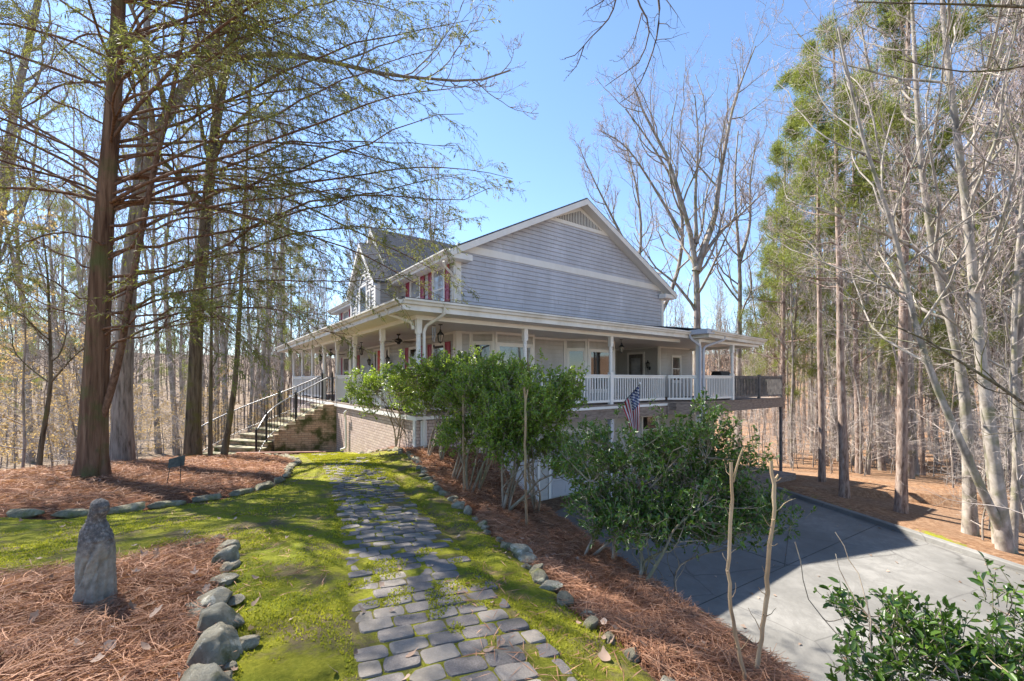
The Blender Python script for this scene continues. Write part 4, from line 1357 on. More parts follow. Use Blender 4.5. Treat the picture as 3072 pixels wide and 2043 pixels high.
# ---------------------------------------------------------------- statue: robed figure with a bowed, veiled head
def statue():
    sx, sy = -2.70, 2.80
    e = empty('statue', (sx, sy, sz(sx, sy) - .03), R(-8), 'weathered grey stone statue of a veiled figure with bowed head on the pine straw', 'statue')
    e.scale = (.84, .9, .97)
    k = 72; rings = []
    # z, half width x, half depth y, centre x, centre y
    prof = [(0, .122, .10, 0, 0), (.02, .126, .104, 0, 0), (.10, .122, .10, 0, 0), (.22, .118, .095, .0, 0), (.34, .118, .09, .002, 0), (.42, .118, .088, .002, 0), (.47, .112, .084, .0, 0), (.51, .100, .078, -.004, 0),
            (.545, .082, .070, -.006, 0), (.572, .060, .058, -.004, .0), (.59, .050, .052, .004, .0), (.605, .048, .050, .012, 0), (.625, .052, .052, .022, 0), (.65, .058, .054, .030, 0), (.68, .058, .053, .033, 0), (.705, .048, .046, .031, 0), (.722, .030, .030, .026, 0), (.730, .010, .010, .022, 0)]
    zs = np.linspace(0, .73, 150)
    pr = np.array(prof)
    V = []
    for z in zs:
        q = [np.interp(z, pr[:, 0], pr[:, c]) for c in range(1, 5)]
        for j in range(k):
            a = 2 * math.pi * j / k
            ca, sa = math.cos(a), math.sin(a)
            r = 1.0
            # long folds of the robe, running diagonally from the right hip to the left foot
            if z < .46:
                f1 = math.sin(6 * a + 5 * z) * .04 + math.sin(13 * a - 9 * z + 1) * .045
                diag = -.10 + (z - .02) * .42
                xx = ca * q[0]
                if sa < 0: f1 += -.17 * math.exp(-((xx - diag) / .010) ** 2) + .08 * math.exp(-((xx - diag - .024) / .014) ** 2) - .10 * math.exp(-((xx + .082) / .008) ** 2) - .09 * math.exp(-((xx - diag - .085) / .008) ** 2)
                r += f1 * 1.6 * min(1, (.47 - z) * 8)
            elif z < .585:
                r += .03 * math.sin(9 * a + 30 * z)
                if ca > .3 and sa < .4: r += .06 * math.exp(-((z - .46) / .03) ** 2)     # folded forearms at the front
            else:
                # veil hangs down behind the head (towards -x); face at +x
                if ca < 0 and z < .67: r += .30 * (-ca) ** 2 * (.67 - z) / .08
                if ca > .55: r += .05 * math.exp(-((z - .645) / .008) ** 2) - .05 * math.exp(-((z - .662) / .007) ** 2) - .05 * math.exp(-((z - .628) / .005) ** 2)
            px = q[2] + ca * q[0] * r; py = q[3] + sa * q[1] * r
            n_ = (vn(px * 90 + 3, z * 90) - .5) * .006
            V.append((px + ca * n_, py + sa * n_, z))
    n = len(zs); Fq = []
    for i in range(n - 1):
        for j in range(k):
            Fq.append((i * k + j, i * k + (j + 1) % k, (i + 1) * k + (j + 1) % k, (i + 1) * k + j))
    m, nt, b = new_mat('weathered_cast_stone')
    tc = N(nt, 'ShaderNodeTexCoord'); sep = N(nt, 'ShaderNodeSeparateXYZ'); nt.links.new(tc.outputs['Object'], sep.inputs[0])
    base = ramp(nt, noise(nt, 14, 6, .7), [(.35, (.26, .225, .18)), (.6, (.42, .375, .305))])
    lich = ramp(nt, noise(nt, 42, 6, .75), [(.40, (.075, .07, .07)), (.54, (.15, .14, .135)), (.68, (.38, .36, .33))])
    hmask = mth(nt, 'ADD', sep.outputs['Z'], mth(nt, 'MULTIPLY', mth(nt, 'SUBTRACT', noise(nt, 9, 5), .5), .35))
    col = mixc(nt, ramp(nt, hmask, [(.36, (0, 0, 0)), (.45, (.9, .9, .9))]), base, lich)
    grn = ramp(nt, noise(nt, 7, 4), [(.55, (0, 0, 0)), (.7, (.5, .5, .5))])
    col = mixc(nt, grn, col, (.12, .12, .05))
    nt.links.new(col, b.inputs['Base Color']); b.inputs['Roughness'].default_value = .95; b.inputs['Specular IOR Level'].default_value = .15
    bump(nt, b, noise(nt, 60, 7, .75), 1.0, .012)
    np_mesh('robed_body', np.array(V), np.array(Fq), m, e, smooth=True)
_vg = np.random.default_rng(3).random((64, 64))
def vn(x, y):
    xi, yi = int(math.floor(x)), int(math.floor(y)); fx, fy = x - xi, y - yi
    g = lambda a, b_: _vg[a % 64, b_ % 64]
    return (g(xi, yi) * (1 - fx) + g(xi + 1, yi) * fx) * (1 - fy) + (g(xi, yi + 1) * (1 - fx) + g(xi + 1, yi + 1) * fx) * fy
statue()

# small slate plaque on stakes in the cedar's bed
pp = atg(405, 7.0)
e = empty('garden_plaque', pp, R(20), 'small tilted dark slate plaque on wire stakes in the cedar bed', 'garden sign')
f = MB(); f.add([(-.10, -.03, .28), (.10, .03, .30), (.11, .05, .47), (-.09, -.01, .42), (-.10, -.012, .28), (.10, .048, .30), (.11, .068, .47), (-.09, .008, .42)], [(0, 1, 2, 3), (7, 6, 5, 4), (0, 4, 5, 1), (1, 5, 6, 2), (2, 6, 7, 3), (3, 7, 4, 0)])
f.build('plaque', pmat('slate', (.05, .055, .05), (.11, .115, .10), 12, .7, .5, .005), e)
for x, x2 in ((-.07, -.13), (.07, .06)):
    f = MB(); f.tube([(x, 0, .36), (x2, -.03, -.1)], .006, 6); f.build('stake', M['iron'], e)

# ---------------------------------------------------------------- stones
def stone_mat(name, c1, c2, lich, mossy=(.10, .11, .03)):
    m, nt, b = new_mat(name)
    col = ramp(nt, noise(nt, 5, 7, .65), [(.35, c1), (.6, c2)])
    col = mixc(nt, ramp(nt, noise(nt, 11, 5, .7), [(.56, (0, 0, 0)), (.62, (.85, .85, .85))]), col, lich)
    col = mixc(nt, ramp(nt, noise(nt, 3.5, 6, .7), [(.52, (0, 0, 0)), (.64, (.8, .8, .8))]), col, mossy)
    nt.links.new(col, b.inputs['Base Color']); b.inputs['Roughness'].default_value = .92; b.inputs['Specular IOR Level'].default_value = .2
    bump(nt, b, noise(nt, 16, 9, .8), 1.0, .05)
    return m
M['rock'] = stone_mat('lichened_rock', (.24, .21, .15), (.48, .44, .34), (.66, .63, .52))
M['flatstone'] = stone_mat('mossy_flagstone', (.17, .155, .11), (.34, .305, .215), (.40, .38, .27), (.16, .165, .04))
def rock(loc, dims, rz, seed, label, group=None, name='rock', mat='rock', flat=.25, cat='rock'):
    r = np.random.default_rng(seed)
    import bmesh
    bm = bmesh.new(); bmesh.ops.create_icosphere(bm, subdivisions=4, radius=1)
    V = np.array([v.co[:] for v in bm.verts]); Fc = np.array([[v.index for v in f.verts] for f in bm.faces]); bm.free()
    # cut the ball by random planes for facets
    for _ in range(26):
        n = r.normal(size=3); n /= np.linalg.norm(n); c = r.uniform(.42, .74)
        if _ == 0: n = np.array((0, 0, 1.0)); c = 1 - flat * 1.4
        d = V @ n - c
        V = V - np.outer(np.clip(d, 0, None) * .98, n)
    s = seed * 7.3
    nn = np.array([vn(p[0] * 2.2 + s + 9, p[1] * 2.2 + p[2] * 1.7 + s) - .5 + .5 * (vn(p[0] * 6 + s, p[1] * 6 + p[2] * 5) - .5) + .25 * (vn(p[0] * 14 + s, p[1] * 13 + p[2] * 12) - .5) for p in V + 5])
    V = V * (1.28 + .20 * nn)[:, None]
    V = V * np.array(dims)[None, :]
    o = np_mesh(name, V, Fc, M[mat], smooth=False)
    o.location = loc; o.rotation_euler = (r.uniform(-.12, .12), r.uniform(-.12, .12), rz)
    return tag(o, label, cat, group)
big = [((-1.36, 1.88), (.16, .17, .18), 'large lichen-spotted rock at the bottom edge, nearest of the statue bed rocks'),
       ((-1.52, 2.18), (.17, .16, .17), 'big rounded dark rock with pale spots, second of the statue bed rocks from the camera'),
       ((-1.72, 2.5), (.14, .17, .15), 'pale faceted pointed rock in the middle of the statue bed border'),
       ((-1.96, 2.85), (.15, .17, .13), 'pale angular lichened rock right of the statue, behind the pointed one'),
       ((-2.16, 3.22), (.13, .12, .07), 'flat greenish slab lying between the upright border rocks by the statue'),
       ((-2.36, 3.6), (.10, .13, .16), 'tall narrow grey rock at the far end of the statue bed border'),
       ((-2.6, 4.0), (.12, .12, .11), 'grey block rock closing the far corner of the statue bed')]
for i, ((x, y), d, lb_) in enumerate(big):
    d = tuple(q * .86 for q in d)
    rock((x, y, sz(x, y) + d[2] * .25), d, i * 1.1, 20 + i, lb_, 'rocks edging the statue bed')
for i, (x, y, d, lb_) in enumerate([(-3.05, 4.0, (.24, .12, .03), 'long flat greenish slab lying at the back of the statue bed'), (-3.5, 3.55, (.18, .10, .04), 'dark flat slab just right of the statue shoulder'), (-5.3, 3.9, (.16, .05, .02), 'thin dark bark slab lying on the sunny moss')]):
    rock((x, y, sz(x, y) + .02), d, .3 + i, 60 + i, lb_, name='flat_stone', mat='flatstone', cat='stone slab')
rf = random.Random(9)
for i in range(24):
    p0 = SBED[1 + i % 7]; p1 = SBED[2 + i % 7]; t = rf.random()
    x = p0[0] * (1 - t) + p1[0] * t + rf.uniform(-.12, .16); y = p0[1] * (1 - t) + p1[1] * t + rf.uniform(-.05, .05); s = rf.uniform(.035, .075)
    if y < 1.9: continue
    rock((x, y, sz(x, y) + s * .35), (s * 1.3, s, s * .8), rf.uniform(0, 6), 160 + i, 'small chunky stone wedged among the large rocks of the statue bed border', 'small stones of the statue bed border', name='border_stone', cat='stone')
# border along the moss / bed line on the right
bp = resample(BORDER, .17)
rr = random.Random(4)
bl = {5: 'blue grey rounded rock half sunk at the edge of the near pine straw', 13: 'pale blocky rock, largest along the right border', 18: 'dark mossy rounded rock in the middle of the right border'}
for i, p in enumerate(bp):
    if i < 2 or rr.random() < .12: continue
    s = rr.uniform(.05, .09) * (1.35 if i in bl or rr.random() < .2 else 1)
    x = p[0] + rr.uniform(-.05, .08); y = p[1] + rr.uniform(-.05, .05)
    d = (s * rr.uniform(.9, 1.4), s * rr.uniform(.8, 1.4), s * rr.uniform(.6, 1.0))
    if i in bl: rock((x, y, sz(x, y) + d[2] * .35), d, rr.uniform(0, 6), 100 + i, bl[i], 'stones bordering the right bed')
    else: rock((x, y, sz(x, y) + d[2] * .25), d, rr.uniform(0, 6), 100 + i, 'small rough stone edging the moss beside the right pine straw bed', 'stones bordering the right bed', name='border_stone', mat='rock' if rr.random() < .5 else 'flatstone', cat='stone')
# flat edging stones of the cedar's bed
lp = resample(LBED, .46)
for i, p in enumerate(lp[:-1]):
    if p[0] < -9: continue
    q = lp[i + 1]; mid = (p + q) / 2; a = math.atan2(q[1] - p[1], q[0] - p[0])
    x, y = mid
    rock((x, y, sz(x, y) + .035), (.255, .105 + rr.uniform(-.02, .02), .075 + rr.uniform(-.012, .015)), a + rr.uniform(-.1, .1), 200 + i, 'flat mossy edging stone in the long curved line in front of the cedar', 'flat stones edging the cedar bed', name='edging_stone', mat='flatstone', flat=.35, cat='stone')
# ---------------------------------------------------------------- plants: vectorised branch growth
def unit(v): return v / np.maximum(np.linalg.norm(v, axis=-1, keepdims=True), 1e-9)

class Tubes:
    def __init__(s): s.g = {}
    def add(s, P, Rd, k=3):
        """P (B,n,3) centre lines, Rd (B,n) radii"""
        s.g.setdefault((P.shape[1], k), []).append((P, Rd))
    def arrays(s):
        Vs, Fs, o = [], [], 0
        for (n, k), L in s.g.items():
            P = np.concatenate([a for a, _ in L]); Rd = np.concatenate([b for _, b in L]); B = len(P)
            T = np.empty_like(P); T[:, 1:-1] = P[:, 2:] - P[:, :-2]; T[:, 0] = P[:, 1] - P[:, 0]; T[:, -1] = P[:, -1] - P[:, -2]
            T = unit(T)
            ref = np.where(np.abs(T[:, :1, 2:3]) > .9, np.array([1., 0, 0]), np.array([0, 0, 1.]))
            U = unit(np.cross(T, np.broadcast_to(ref, T.shape))); W_ = np.cross(T, U)
            a = np.arange(k) * 2 * np.pi / k
            ring = P[:, :, None] + Rd[:, :, None, None] * (U[:, :, None] * np.cos(a)[None, None, :, None] + W_[:, :, None] * np.sin(a)[None, None, :, None])
            Vs.append(ring.reshape(-1, 3))
            b = np.arange(B)[:, None, None] * n * k; i = np.arange(n - 1)[None, :, None] * k; j = np.arange(k)[None, None, :]
            j2 = (j + 1) % k
            f = np.stack([b + i + j, b + i + j2, b + i + k + j2, b + i + k + j], -1).reshape(-1, 4)
            Fs.append(f + o); o += B * n * k
        return np.concatenate(Vs), np.concatenate(Fs)
    def build(s, name, mat, parent=None, smooth=True):
        V, F_ = s.arrays()
        return np_mesh(name, V, F_, mat, parent, smooth)

def poly_to(pts, n):
    P = resample(np.array([tuple(p) for p in pts]), .05)
    t = np.linspace(0, len(P) - 1, n)
    return np.stack([np.interp(t, np.arange(len(P)), P[:, c]) for c in range(3)], -1)

def plen(P): return np.linalg.norm(np.diff(P, axis=1), axis=2).sum(1)

def sprout(g, P, Rd, K, t0, t1, ang, lens, npt, wob, up, rr, rmin=.003, tip=.25, shrink=.5, az=None, grav=0.0):
    """K children on each parent line. lens: (lo, hi) absolute or relative (if hi<=1.5 relative to the parent's length)"""
    B, n, _ = P.shape
    L = plen(P)
    t = (t0 + (t1 - t0) * ((np.arange(K)[None] + g.random((B, K))) / K))
    ti = t * (n - 1); i0 = np.clip(ti.astype(int), 0, n - 2); f = (ti - i0)[..., None]
    bi = np.arange(B)[:, None]
    base = P[bi, i0] * (1 - f) + P[bi, i0 + 1] * f
    rb = Rd[bi, i0] * (1 - f[..., 0]) + Rd[bi, i0 + 1] * f[..., 0]
    T = unit(P[bi, i0 + 1] - P[bi, i0])
    rnd = unit(g.normal(size=T.shape)) if az is None else az(g, T)
    perp = unit(rnd - T * (rnd * T).sum(-1, keepdims=True))
    a = np.radians(g.uniform(ang[0], ang[1], t.shape))[..., None]
    d = T * np.cos(a) + perp * np.sin(a)
    ln = g.uniform(lens[0], lens[1], t.shape) * (L[:, None] if lens[1] <= 1.5 else 1) * (1 - shrink * (t - t0) / max(1e-6, 1 - t0))
    base = base.reshape(-1, 3); d = d.reshape(-1, 3); ln = ln.reshape(-1); rb = rb.reshape(-1)
    M_ = len(base); Q = np.empty((M_, npt, 3)); Q[:, 0] = base
    st = (ln / (npt - 1))[:, None]
    w = wob / math.sqrt(npt)
    for k in range(1, npt):
        Q[:, k] = Q[:, k - 1] + d * st
        gr = grav * k / npt
        d = unit(d + g.normal(size=d.shape) * w * 2 + np.array([0, 0, (up - gr) / npt * 3]))
    r0 = np.maximum(rb * rr, rmin)
    Rn = r0[:, None] * np.linspace(1, tip, npt)[None]
    Rn = np.maximum(Rn, rmin * .6)
    return Q, Rn

def quads_at(C, A, Bv, w, h, bend=0.0):
    """leaf shaped quads (rhombus bent on its midrib): base C, axis A (unit), side Bv (unit), length h, width w -> 4 verts / 1 quad"""
    P0 = C; P2 = C + A * h[:, None]
    mid = C + A * (h * .48)[:, None]
    P1 = mid + Bv * (w * .5)[:, None]; P3 = mid - Bv * (w * .5)[:, None]
    V = np.stack([P0, P1, P2, P3], 1)
    if bend:
        nrm = np.cross(A, Bv)
        V[:, 1] += nrm * (w * bend)[:, None]; V[:, 3] += nrm * (w * bend)[:, None]
    n = len(C)
    return V.reshape(-1, 3), np.arange(4 * n).reshape(n, 4)

M['bark_cedar'] = bark('cedar_bark', (.13, .075, .048), (.235, .145, .095), (.05, .025, .017), (.10, .10, .04), 14, .07, .05)
M['bark_cedar_branch'] = bark('cedar_branch_bark', (.13, .075, .05), (.22, .13, .09), (.05, .03, .02), None, 20, .5, .01)
M['bark_oak'] = bark('grey_oak_bark', (.22, .19, .165), (.34, .30, .26), (.09, .075, .06), None, 16, .14, .04)
M['bark_dark'] = bark('dark_furrowed_bark', (.12, .095, .065), (.20, .165, .11), (.035, .028, .02), (.12, .12, .035), 15, .12, .06)
M['bark_pale'] = bark('pale_maple_bark', (.29, .255, .22), (.46, .41, .36), (.14, .12, .10), (.20, .19, .12), 5, .5, .012)
M['bark_grey'] = bark('grey_wood_bark', (.25, .215, .19), (.40, .36, .32), (.13, .11, .095), (.17, .16, .08), 5, .3, .015)
M['bark_pine'] = bark('pine_bark', (.25, .18, .145), (.40, .32, .27), (.09, .06, .045), None, 12, .25, .03)
M['twig'] = pmat('grey_twigs', (.32, .275, .25), (.50, .44, .40), 3, .9, 0)
M['twig_red'] = pmat('reddish_buds_twigs', (.36, .28, .27), (.52, .43, .41), 3, .9, 0)
M['twig_dark'] = pmat('dark_twigs', (.07, .052, .042), (.14, .11, .09), 3, .9, 0)
M['twig_cedar'] = pmat('brown_cedar_twigs', (.12, .085, .06), (.22, .16, .11), 3, .9, 0)
M['cedar_leaf'] = leafmat('cedar_foliage', (.09, .11, .025), (.27, .28, .07), .6, .35, .3)
M['pine_leaf'] = leafmat('pine_needles_green', (.08, .115, .022), (.26, .29, .065), .55, .35, .3, .4)
M['beech_leaf'] = leafmat('dry_beech_leaves', (.36, .23, .11), (.52, .38, .20), .8, .4, .2)
M['shrub_leaf'] = leafmat('glossy_shrub_leaf', (.09, .17, .02), (.32, .43, .06), .3, .42, .6)
M['camellia_leaf'] = leafmat('glossy_camellia_leaf', (.045, .10, .014), (.13, .22, .03), .33, .25, .5)
M['shrub_stem'] = bark('pale_shrub_stem', (.28, .22, .16), (.42, .35, .27), (.14, .10, .07), (.18, .17, .10), 9, .4, .006)

def bare_tree(name, seed, trunks, L1, L2, L3, L4=3, mat='bark_grey', twig='twig', k0=8, t0=.35, spread=(25, 60), len1=(.25, .5), up=.5, loc=None, thick=1.0, wob1=.25, rmin=.006, branchr=.5):
    """trunks: list of (points, r0, r1). Local to loc."""
    g = np.random.default_rng(seed)
    T = Tubes(); n = 16
    P = []; Rd = []
    for pts, r0, r1 in trunks:
        q = poly_to(pts, n); P.append(q)
        t = np.linspace(0, 1, n); rd = r0 + (r1 - r0) * t ** .8
        rd[0] *= 1.25; rd[1] *= 1.06
        Rd.append(rd)
    P = np.array(P); Rd = np.array(Rd)
    T.add(P, Rd, 12)
    e = empty(name, loc or (0, 0, 0))
    T.build('trunk', M[mat], e)
    Bt = Tubes(); Tw = Tubes()
    q1, r1_ = sprout(g, P, Rd, L1, t0, .99, spread, len1, 10, wob1, up, branchr, rmin=.012 * thick, shrink=.55)
    Bt.add(q1, r1_, 6)
    q2, r2_ = sprout(g, q1, r1_, L2, .15, .98, (25, 60), (.3, .6), 7, .3, up * .8, .55, rmin=.008 * thick)
    Bt.add(q2, r2_, 4)
    q3, r3_ = sprout(g, q2, r2_, L3, .15, .99, (25, 60), (.3, .65), 5, .35, up * .6, .6, rmin=rmin)
    Tw.add(q3, r3_, 3)
    if L4:
        q4, r4_ = sprout(g, q3, r3_, L4, .2, .99, (25, 55), (.35, .7), 4, .3, up * .4, .7, rmin=rmin * .7)
        Tw.add(q4, r4_, 3)
    Bt.build('branches', M[mat], e)
    Tw.build('twigs', M[twig], e)
    return e

def woods_trunk(h, r, seed, lean=.03, wig=.25):
    g = np.random.default_rng(seed)
    pts = [(0, 0, -.3)]; x = y = 0; lx, ly = g.normal(size=2) * lean
    for i in range(1, 8):
        x += g.normal() * wig * .3 + lx * h / 7; y += g.normal() * wig * .3 + ly * h / 7
        pts.append((x, y, h * i / 7))
    return (pts, r, r * .12)

def P_(*a): return [Vector(q) for q in a]
def local(pts, o): return [Vector(p) - o for p in pts]

# ---------------------------------------------------------------- the cedar
def cedar():
    g = np.random.default_rng(5)
    Y = 7.9
    o = atg(212, Y)
    main = [o + Vector((-.02, 0, -.3)), at(213, 1105, Y), at(220, 900, Y), at(228, 700, Y), at(240, 500, Y), at(258, 300, Y), at(268, 120, Y), at(275, -40, Y), at(290, -250, Y), at(300, -600, Y)]
    e = empty('cedar_tree', o, 0, 'large red-barked cedar with drooping feathery branches over the left bed', 'tree')
    q = poly_to(local(main, o), 40)
    zz = np.linspace(0, 1, 40)
    rd = np.interp(q[:, 2], [-.3, 0, .25, 1.2, 3, 5, 8.5, 13], [.33, .265, .22, .188, .165, .135, .10, .03])
    k = 40; a = np.arange(k) * 2 * np.pi / k
    V = []
    for i in range(40):
        z = q[i, 2]
        flute = 1 + (.10 * np.sin(5 * a + 1.2 * z) + .06 * np.sin(9 * a - z * 2 + 1)) * max(.2, 1 - max(0, z) / 3.2) + .03 * np.sin(17 * a + 3 * z)
        V.append(np.stack([q[i, 0] + rd[i] * flute * np.cos(a), q[i, 1] + rd[i] * flute * np.sin(a), np.full(k, z)], -1))
    V = np.concatenate(V)
    i = np.arange(39)[:, None] * k; j = np.arange(k)[None]; j2 = (j + 1) % k
    Fq = np.stack([i + j, i + j2, i + k + j2, i + k + j], -1).reshape(-1, 4)
    np_mesh('trunk', V, Fq, M['bark_cedar'], e, smooth=True)
    # a second stem that leaves the trunk low and climbs beside it
    T = Tubes()
    st2 = poly_to(local([at(236, 960, Y), at(262, 880, Y), at(285, 780, Y), at(300, 660, Y), at(322, 560, Y), at(345, 430, Y), at(395, 230, Y), at(430, 40, Y), at(450, -150, Y)], o), 20)
    T.add(st2[None], np.linspace(.06, .02, 20)[None], 8)
    T.build('side_stem', M['bark_cedar_branch'], e)
    # limbs
    nb = 96; n = 16
    zs = np.sort(g.uniform(1.55, 10.5, nb)); zs[:12] = np.linspace(1.5, 3.0, 12)
    az = g.uniform(-np.pi, np.pi, nb)
    # more of them spread sideways, across the view
    az = np.where(g.random(nb) < .55, np.where(g.random(nb) < .62, g.normal(-.1, .5, nb), g.normal(np.pi, .5, nb)), az)
    ln = np.interp(zs, [1.5, 3, 6, 10.5], [5.4, 7.8, 7.2, 2.8]) * g.uniform(.75, 1.1, nb)
    ln = np.where(np.sin(az) < -.5, np.minimum(ln, 4.6), ln)
    P = np.empty((nb, n, 3))
    zi = np.interp(zs, q[:, 2], np.arange(40))
    bx = np.interp(zi, np.arange(40), q[:, 0]); by = np.interp(zi, np.arange(40), q[:, 1])
    d = np.stack([np.cos(az), np.sin(az), g.uniform(.15, .75, nb)], -1); d = unit(d)
    P[:, 0] = np.stack([bx, by, zs], -1)
    for s in range(1, n):
        P[:, s] = P[:, s - 1] + d * (ln / (n - 1))[:, None]
        d = unit(d + g.normal(size=d.shape) * .05 + np.array([0, 0, -.055 - .0 * s]) * np.where(d[:, 2:3] > -.25, 1, 0))
    # the limbs one can follow with the eye in the photo, each from the trunk out to its tip
    limbs = [(690, (600, 505), (1132, 432), .6), (560, (640, 400), (1068, 262), .2), (640, (640, 560), (1050, 505), .3), (430, (620, 260), (1010, 110), -.5), (470, (700, 330), (1045, 335), .9),
             (720, (560, 650), (880, 640), -.4), (760, (560, 700), (800, 770), -1.1), (520, (760, 430), (985, 478), -.7), (330, (640, 180), (1085, 45), .5), (250, (560, 90), (905, -30), -.6),
             (735, (520, 640), (800, 628), .9), (800, (480, 700), (700, 660), .2), (820, (430, 720), (640, 780), -.8), (780, (420, 690), (575, 810), -1.2), (700, (450, 600), (640, 655), 1.2),
             (600, (460, 470), (760, 560), -1.0), (380, (520, 250), (800, 240), 1.0), (180, (450, 60), (760, 60), .4), (500, (90, 400), (-90, 330), -.3), (620, (80, 560), (-90, 480), .4), (700, (90, 640), (-60, 520), -.7),
             (420, (100, 330), (-80, 200), .5), (300, (120, 220), (-60, 60), -.4), (760, (100, 700), (-40, 600), .8), (560, (120, 530), (-50, 640), -.9), (200, (140, 120), (0, -40), .3), (650, (600, 560), (760, 590), .5), (590, (800, 470), (1075, 400), 1.1)]
    for li, (y0, md, en, dy) in enumerate(limbs):
        w0 = at(212 + (1110 - y0) * .058, y0, Y) - o
        P[li] = poly_to([w0, at(md[0], md[1], Y + dy * .5) - o, at((md[0] + en[0]) / 2, (md[1] + en[1]) / 2 - 14, Y + dy * .85) - o, at(en[0], en[1], Y + dy) - o], n)
        P[li, 1:-1] += g.normal(size=(n - 2, 3)) * .03 + (np.sin(np.linspace(0, g.uniform(4, 9), n - 2) + g.uniform(0, 6))[:, None] * g.normal(size=3)[None] * .09)
        ln[li] = plen(P[li][None])[0]
    Rb = (.010 + ln * .0030)[:, None] * np.linspace(1, .16, n)[None] ** 1.0
    B = Tubes(); B.add(P, Rb, 7)
    lat = lambda g_, T_: unit(np.cross(T_, np.array([0, 0, 1.0])) * np.sign(g_.normal(size=T_.shape[:-1] + (1,))) + g_.normal(size=T_.shape) * .35)
    P2, R2 = sprout(g, P, Rb, 15, .22, .995, (32, 58), (.8, 2.3), 8, .16, -.05, .5, rmin=.005, shrink=.45, az=lat, grav=.5)
    ok2 = P2[:, -1, 2] > 1.25
    P2, R2 = P2[ok2], R2[ok2]
    B.add(P2, R2, 4)
    B.build('branches', M['bark_cedar_branch'], e)
    P3, R3 = sprout(g, P2, R2, 9, .15, .99, (30, 55), (.28, .75) if False else (.22, .5), 5, .15, -.1, .6, rmin=.0028, shrink=.3, az=lat, grav=.7)
    ok3 = P3[:, -1, 2] > 1.3
    P3, R3 = P3[ok3], R3[ok3]
    Tw = Tubes(); Tw.add(P3, R3, 3)
    Tw.build('twigs', M['twig_cedar'], e)
    # foliage: short flattened sprays along the twigs, denser to the branch ends
    B3 = len(P3)
    K = 21
    t = g.uniform(.12, 1, (B3, K)); ti = t * 4; i0 = np.clip(ti.astype(int), 0, 3); f = (ti - i0)[..., None]; bi = np.arange(B3)[:, None]
    C = (P3[bi, i0] * (1 - f) + P3[bi, i0 + 1] * f).reshape(-1, 3)
    Tn = unit(P3[bi, i0 + 1] - P3[bi, i0]).reshape(-1, 3)
    keep = g.random(len(C)) < np.repeat(np.clip(.30 + .75 * vnoise(P3[:, 2, 0] + P3[:, 2, 2] * 1.7, P3[:, 2, 1] + P3[:, 2, 2] * .6, .8, 9) + .30, .16, 1), K)
    C = C[keep]; Tn = Tn[keep]
    A = unit(Tn * .8 + g.normal(size=C.shape) * .45 + np.array([0, 0, -.25]))
    Sv = unit(np.cross(A, g.normal(size=C.shape)))
    V, Fq = quads_at(C, A, Sv, g.uniform(.008, .016, len(C)), g.uniform(.04, .10, len(C)))
    np_mesh('foliage', V, Fq, M['cedar_leaf'], e)
    return e
cedar()

# ---------------------------------------------------------------- trees of the left side one can tell apart
def own_tree(name, label, base_px, Y, stems, cat='tree', **kw):
    o = atg(base_px, Y)
    tr = []
    for pts, r0, r1 in stems:
        P = []
        for i, p in enumerate(pts):
            yy = Y + (p[2] if len(p) > 2 else 0)
            if p[1] is None: v = atg(p[0], yy) - Vector((0, 0, .25))
            else: v = at(p[0], p[1], yy)
            P.append(v - o)
        tr.append((P, r0, r1))
    e = bare_tree(name, kw.pop('seed', 1), tr, kw.pop('L1', 14), kw.pop('L2', 6), kw.pop('L3', 5), kw.pop('L4', 3), loc=o, **kw)
    return tag(e, label, cat)
own_tree('oak_tree', 'grey-barked oak with a thick leaning trunk just behind the cedar', 282, 11.0,
         [([(282, None), (281, 1000), (283, 870), (292, 700), (303, 560), (345, 330), (430, 190), (520, 60, .3), (620, -140, .5), (700, -330)], .235, .07),
          ([(303, 560), (318, 420), (330, 300), (336, 100, .4), (345, -100, .8), (340, -400, 1)], .12, .04),
          ([(425, 195), (560, 120, -.6), (720, 130, -1.2), (880, 172, -1.8), (1000, 182, -2.0), (1100, 190, -2.2), (1180, 160, -2.3)], .09, .015)],
         seed=3, mat='bark_oak', twig='twig', L1=12, t0=.5, len1=(.14, .34), thick=.8, rmin=.0045)
own_tree('furrowed_tree', 'dark furrowed trunk with a green mossy top standing before the brick stairs', 443, 12.3,
         [([(443, None), (444, 1000), (448, 880), (455, 700), (468, 560), (482, 420), (500, 250), (540, 60), (570, -100), (590, -400)], .20, .07)],
         seed=4, mat='bark_dark', twig='twig_dark', L1=16, t0=.35, len1=(.12, .28), thick=.8, rmin=.0045)
own_tree('bent_sapling', 'slim leaning sapling trunk in front of the brick stairs', 512, 12.1,
         [([(512, None), (530, 960), (543, 870), (548, 780), (556, 650), (562, 500), (570, 330), (580, 150)], .085, .02)], seed=5, mat='bark_dark', twig='twig_dark', L1=12, t0=.4, len1=(.12, .3), thick=.6, rmin=.004)
own_tree('straight_sapling', 'straight thin sapling between the furrowed trunk and the leaning one', 484, 12.4,
         [([(484, None), (485, 950), (486, 800), (490, 600), (488, 400)], .06, .015)], seed=6, mat='bark_dark', twig='twig_dark', L1=10, t0=.3, len1=(.12, .3), thick=.6, rmin=.004)
own_tree('forked_sapling', 'crooked forked young tree left of the cedar', 88, 9.2,
         [([(88, None), (92, 1040), (108, 950), (118, 880), (116, 800), (113, 700), (108, 600), (95, 520)], .055, .012), ([(118, 878), (140, 855), (165, 825), (195, 800)], .025, .008)], seed=7, mat='bark_dark', twig='twig', L1=10, t0=.35, len1=(.2, .45), thick=.6, rmin=.004)
own_tree('leaning_tree', 'pale tree leaning in from the left edge of the photo', -30, 15.5,
         [([(-30, None), (-28, 800), (-15, 600), (15, 350), (45, 190), (80, 40), (120, -150), (150, -400)], .2, .06)], seed=8, mat='bark_oak', L1=14, t0=.3, len1=(.15, .33), rmin=.005)

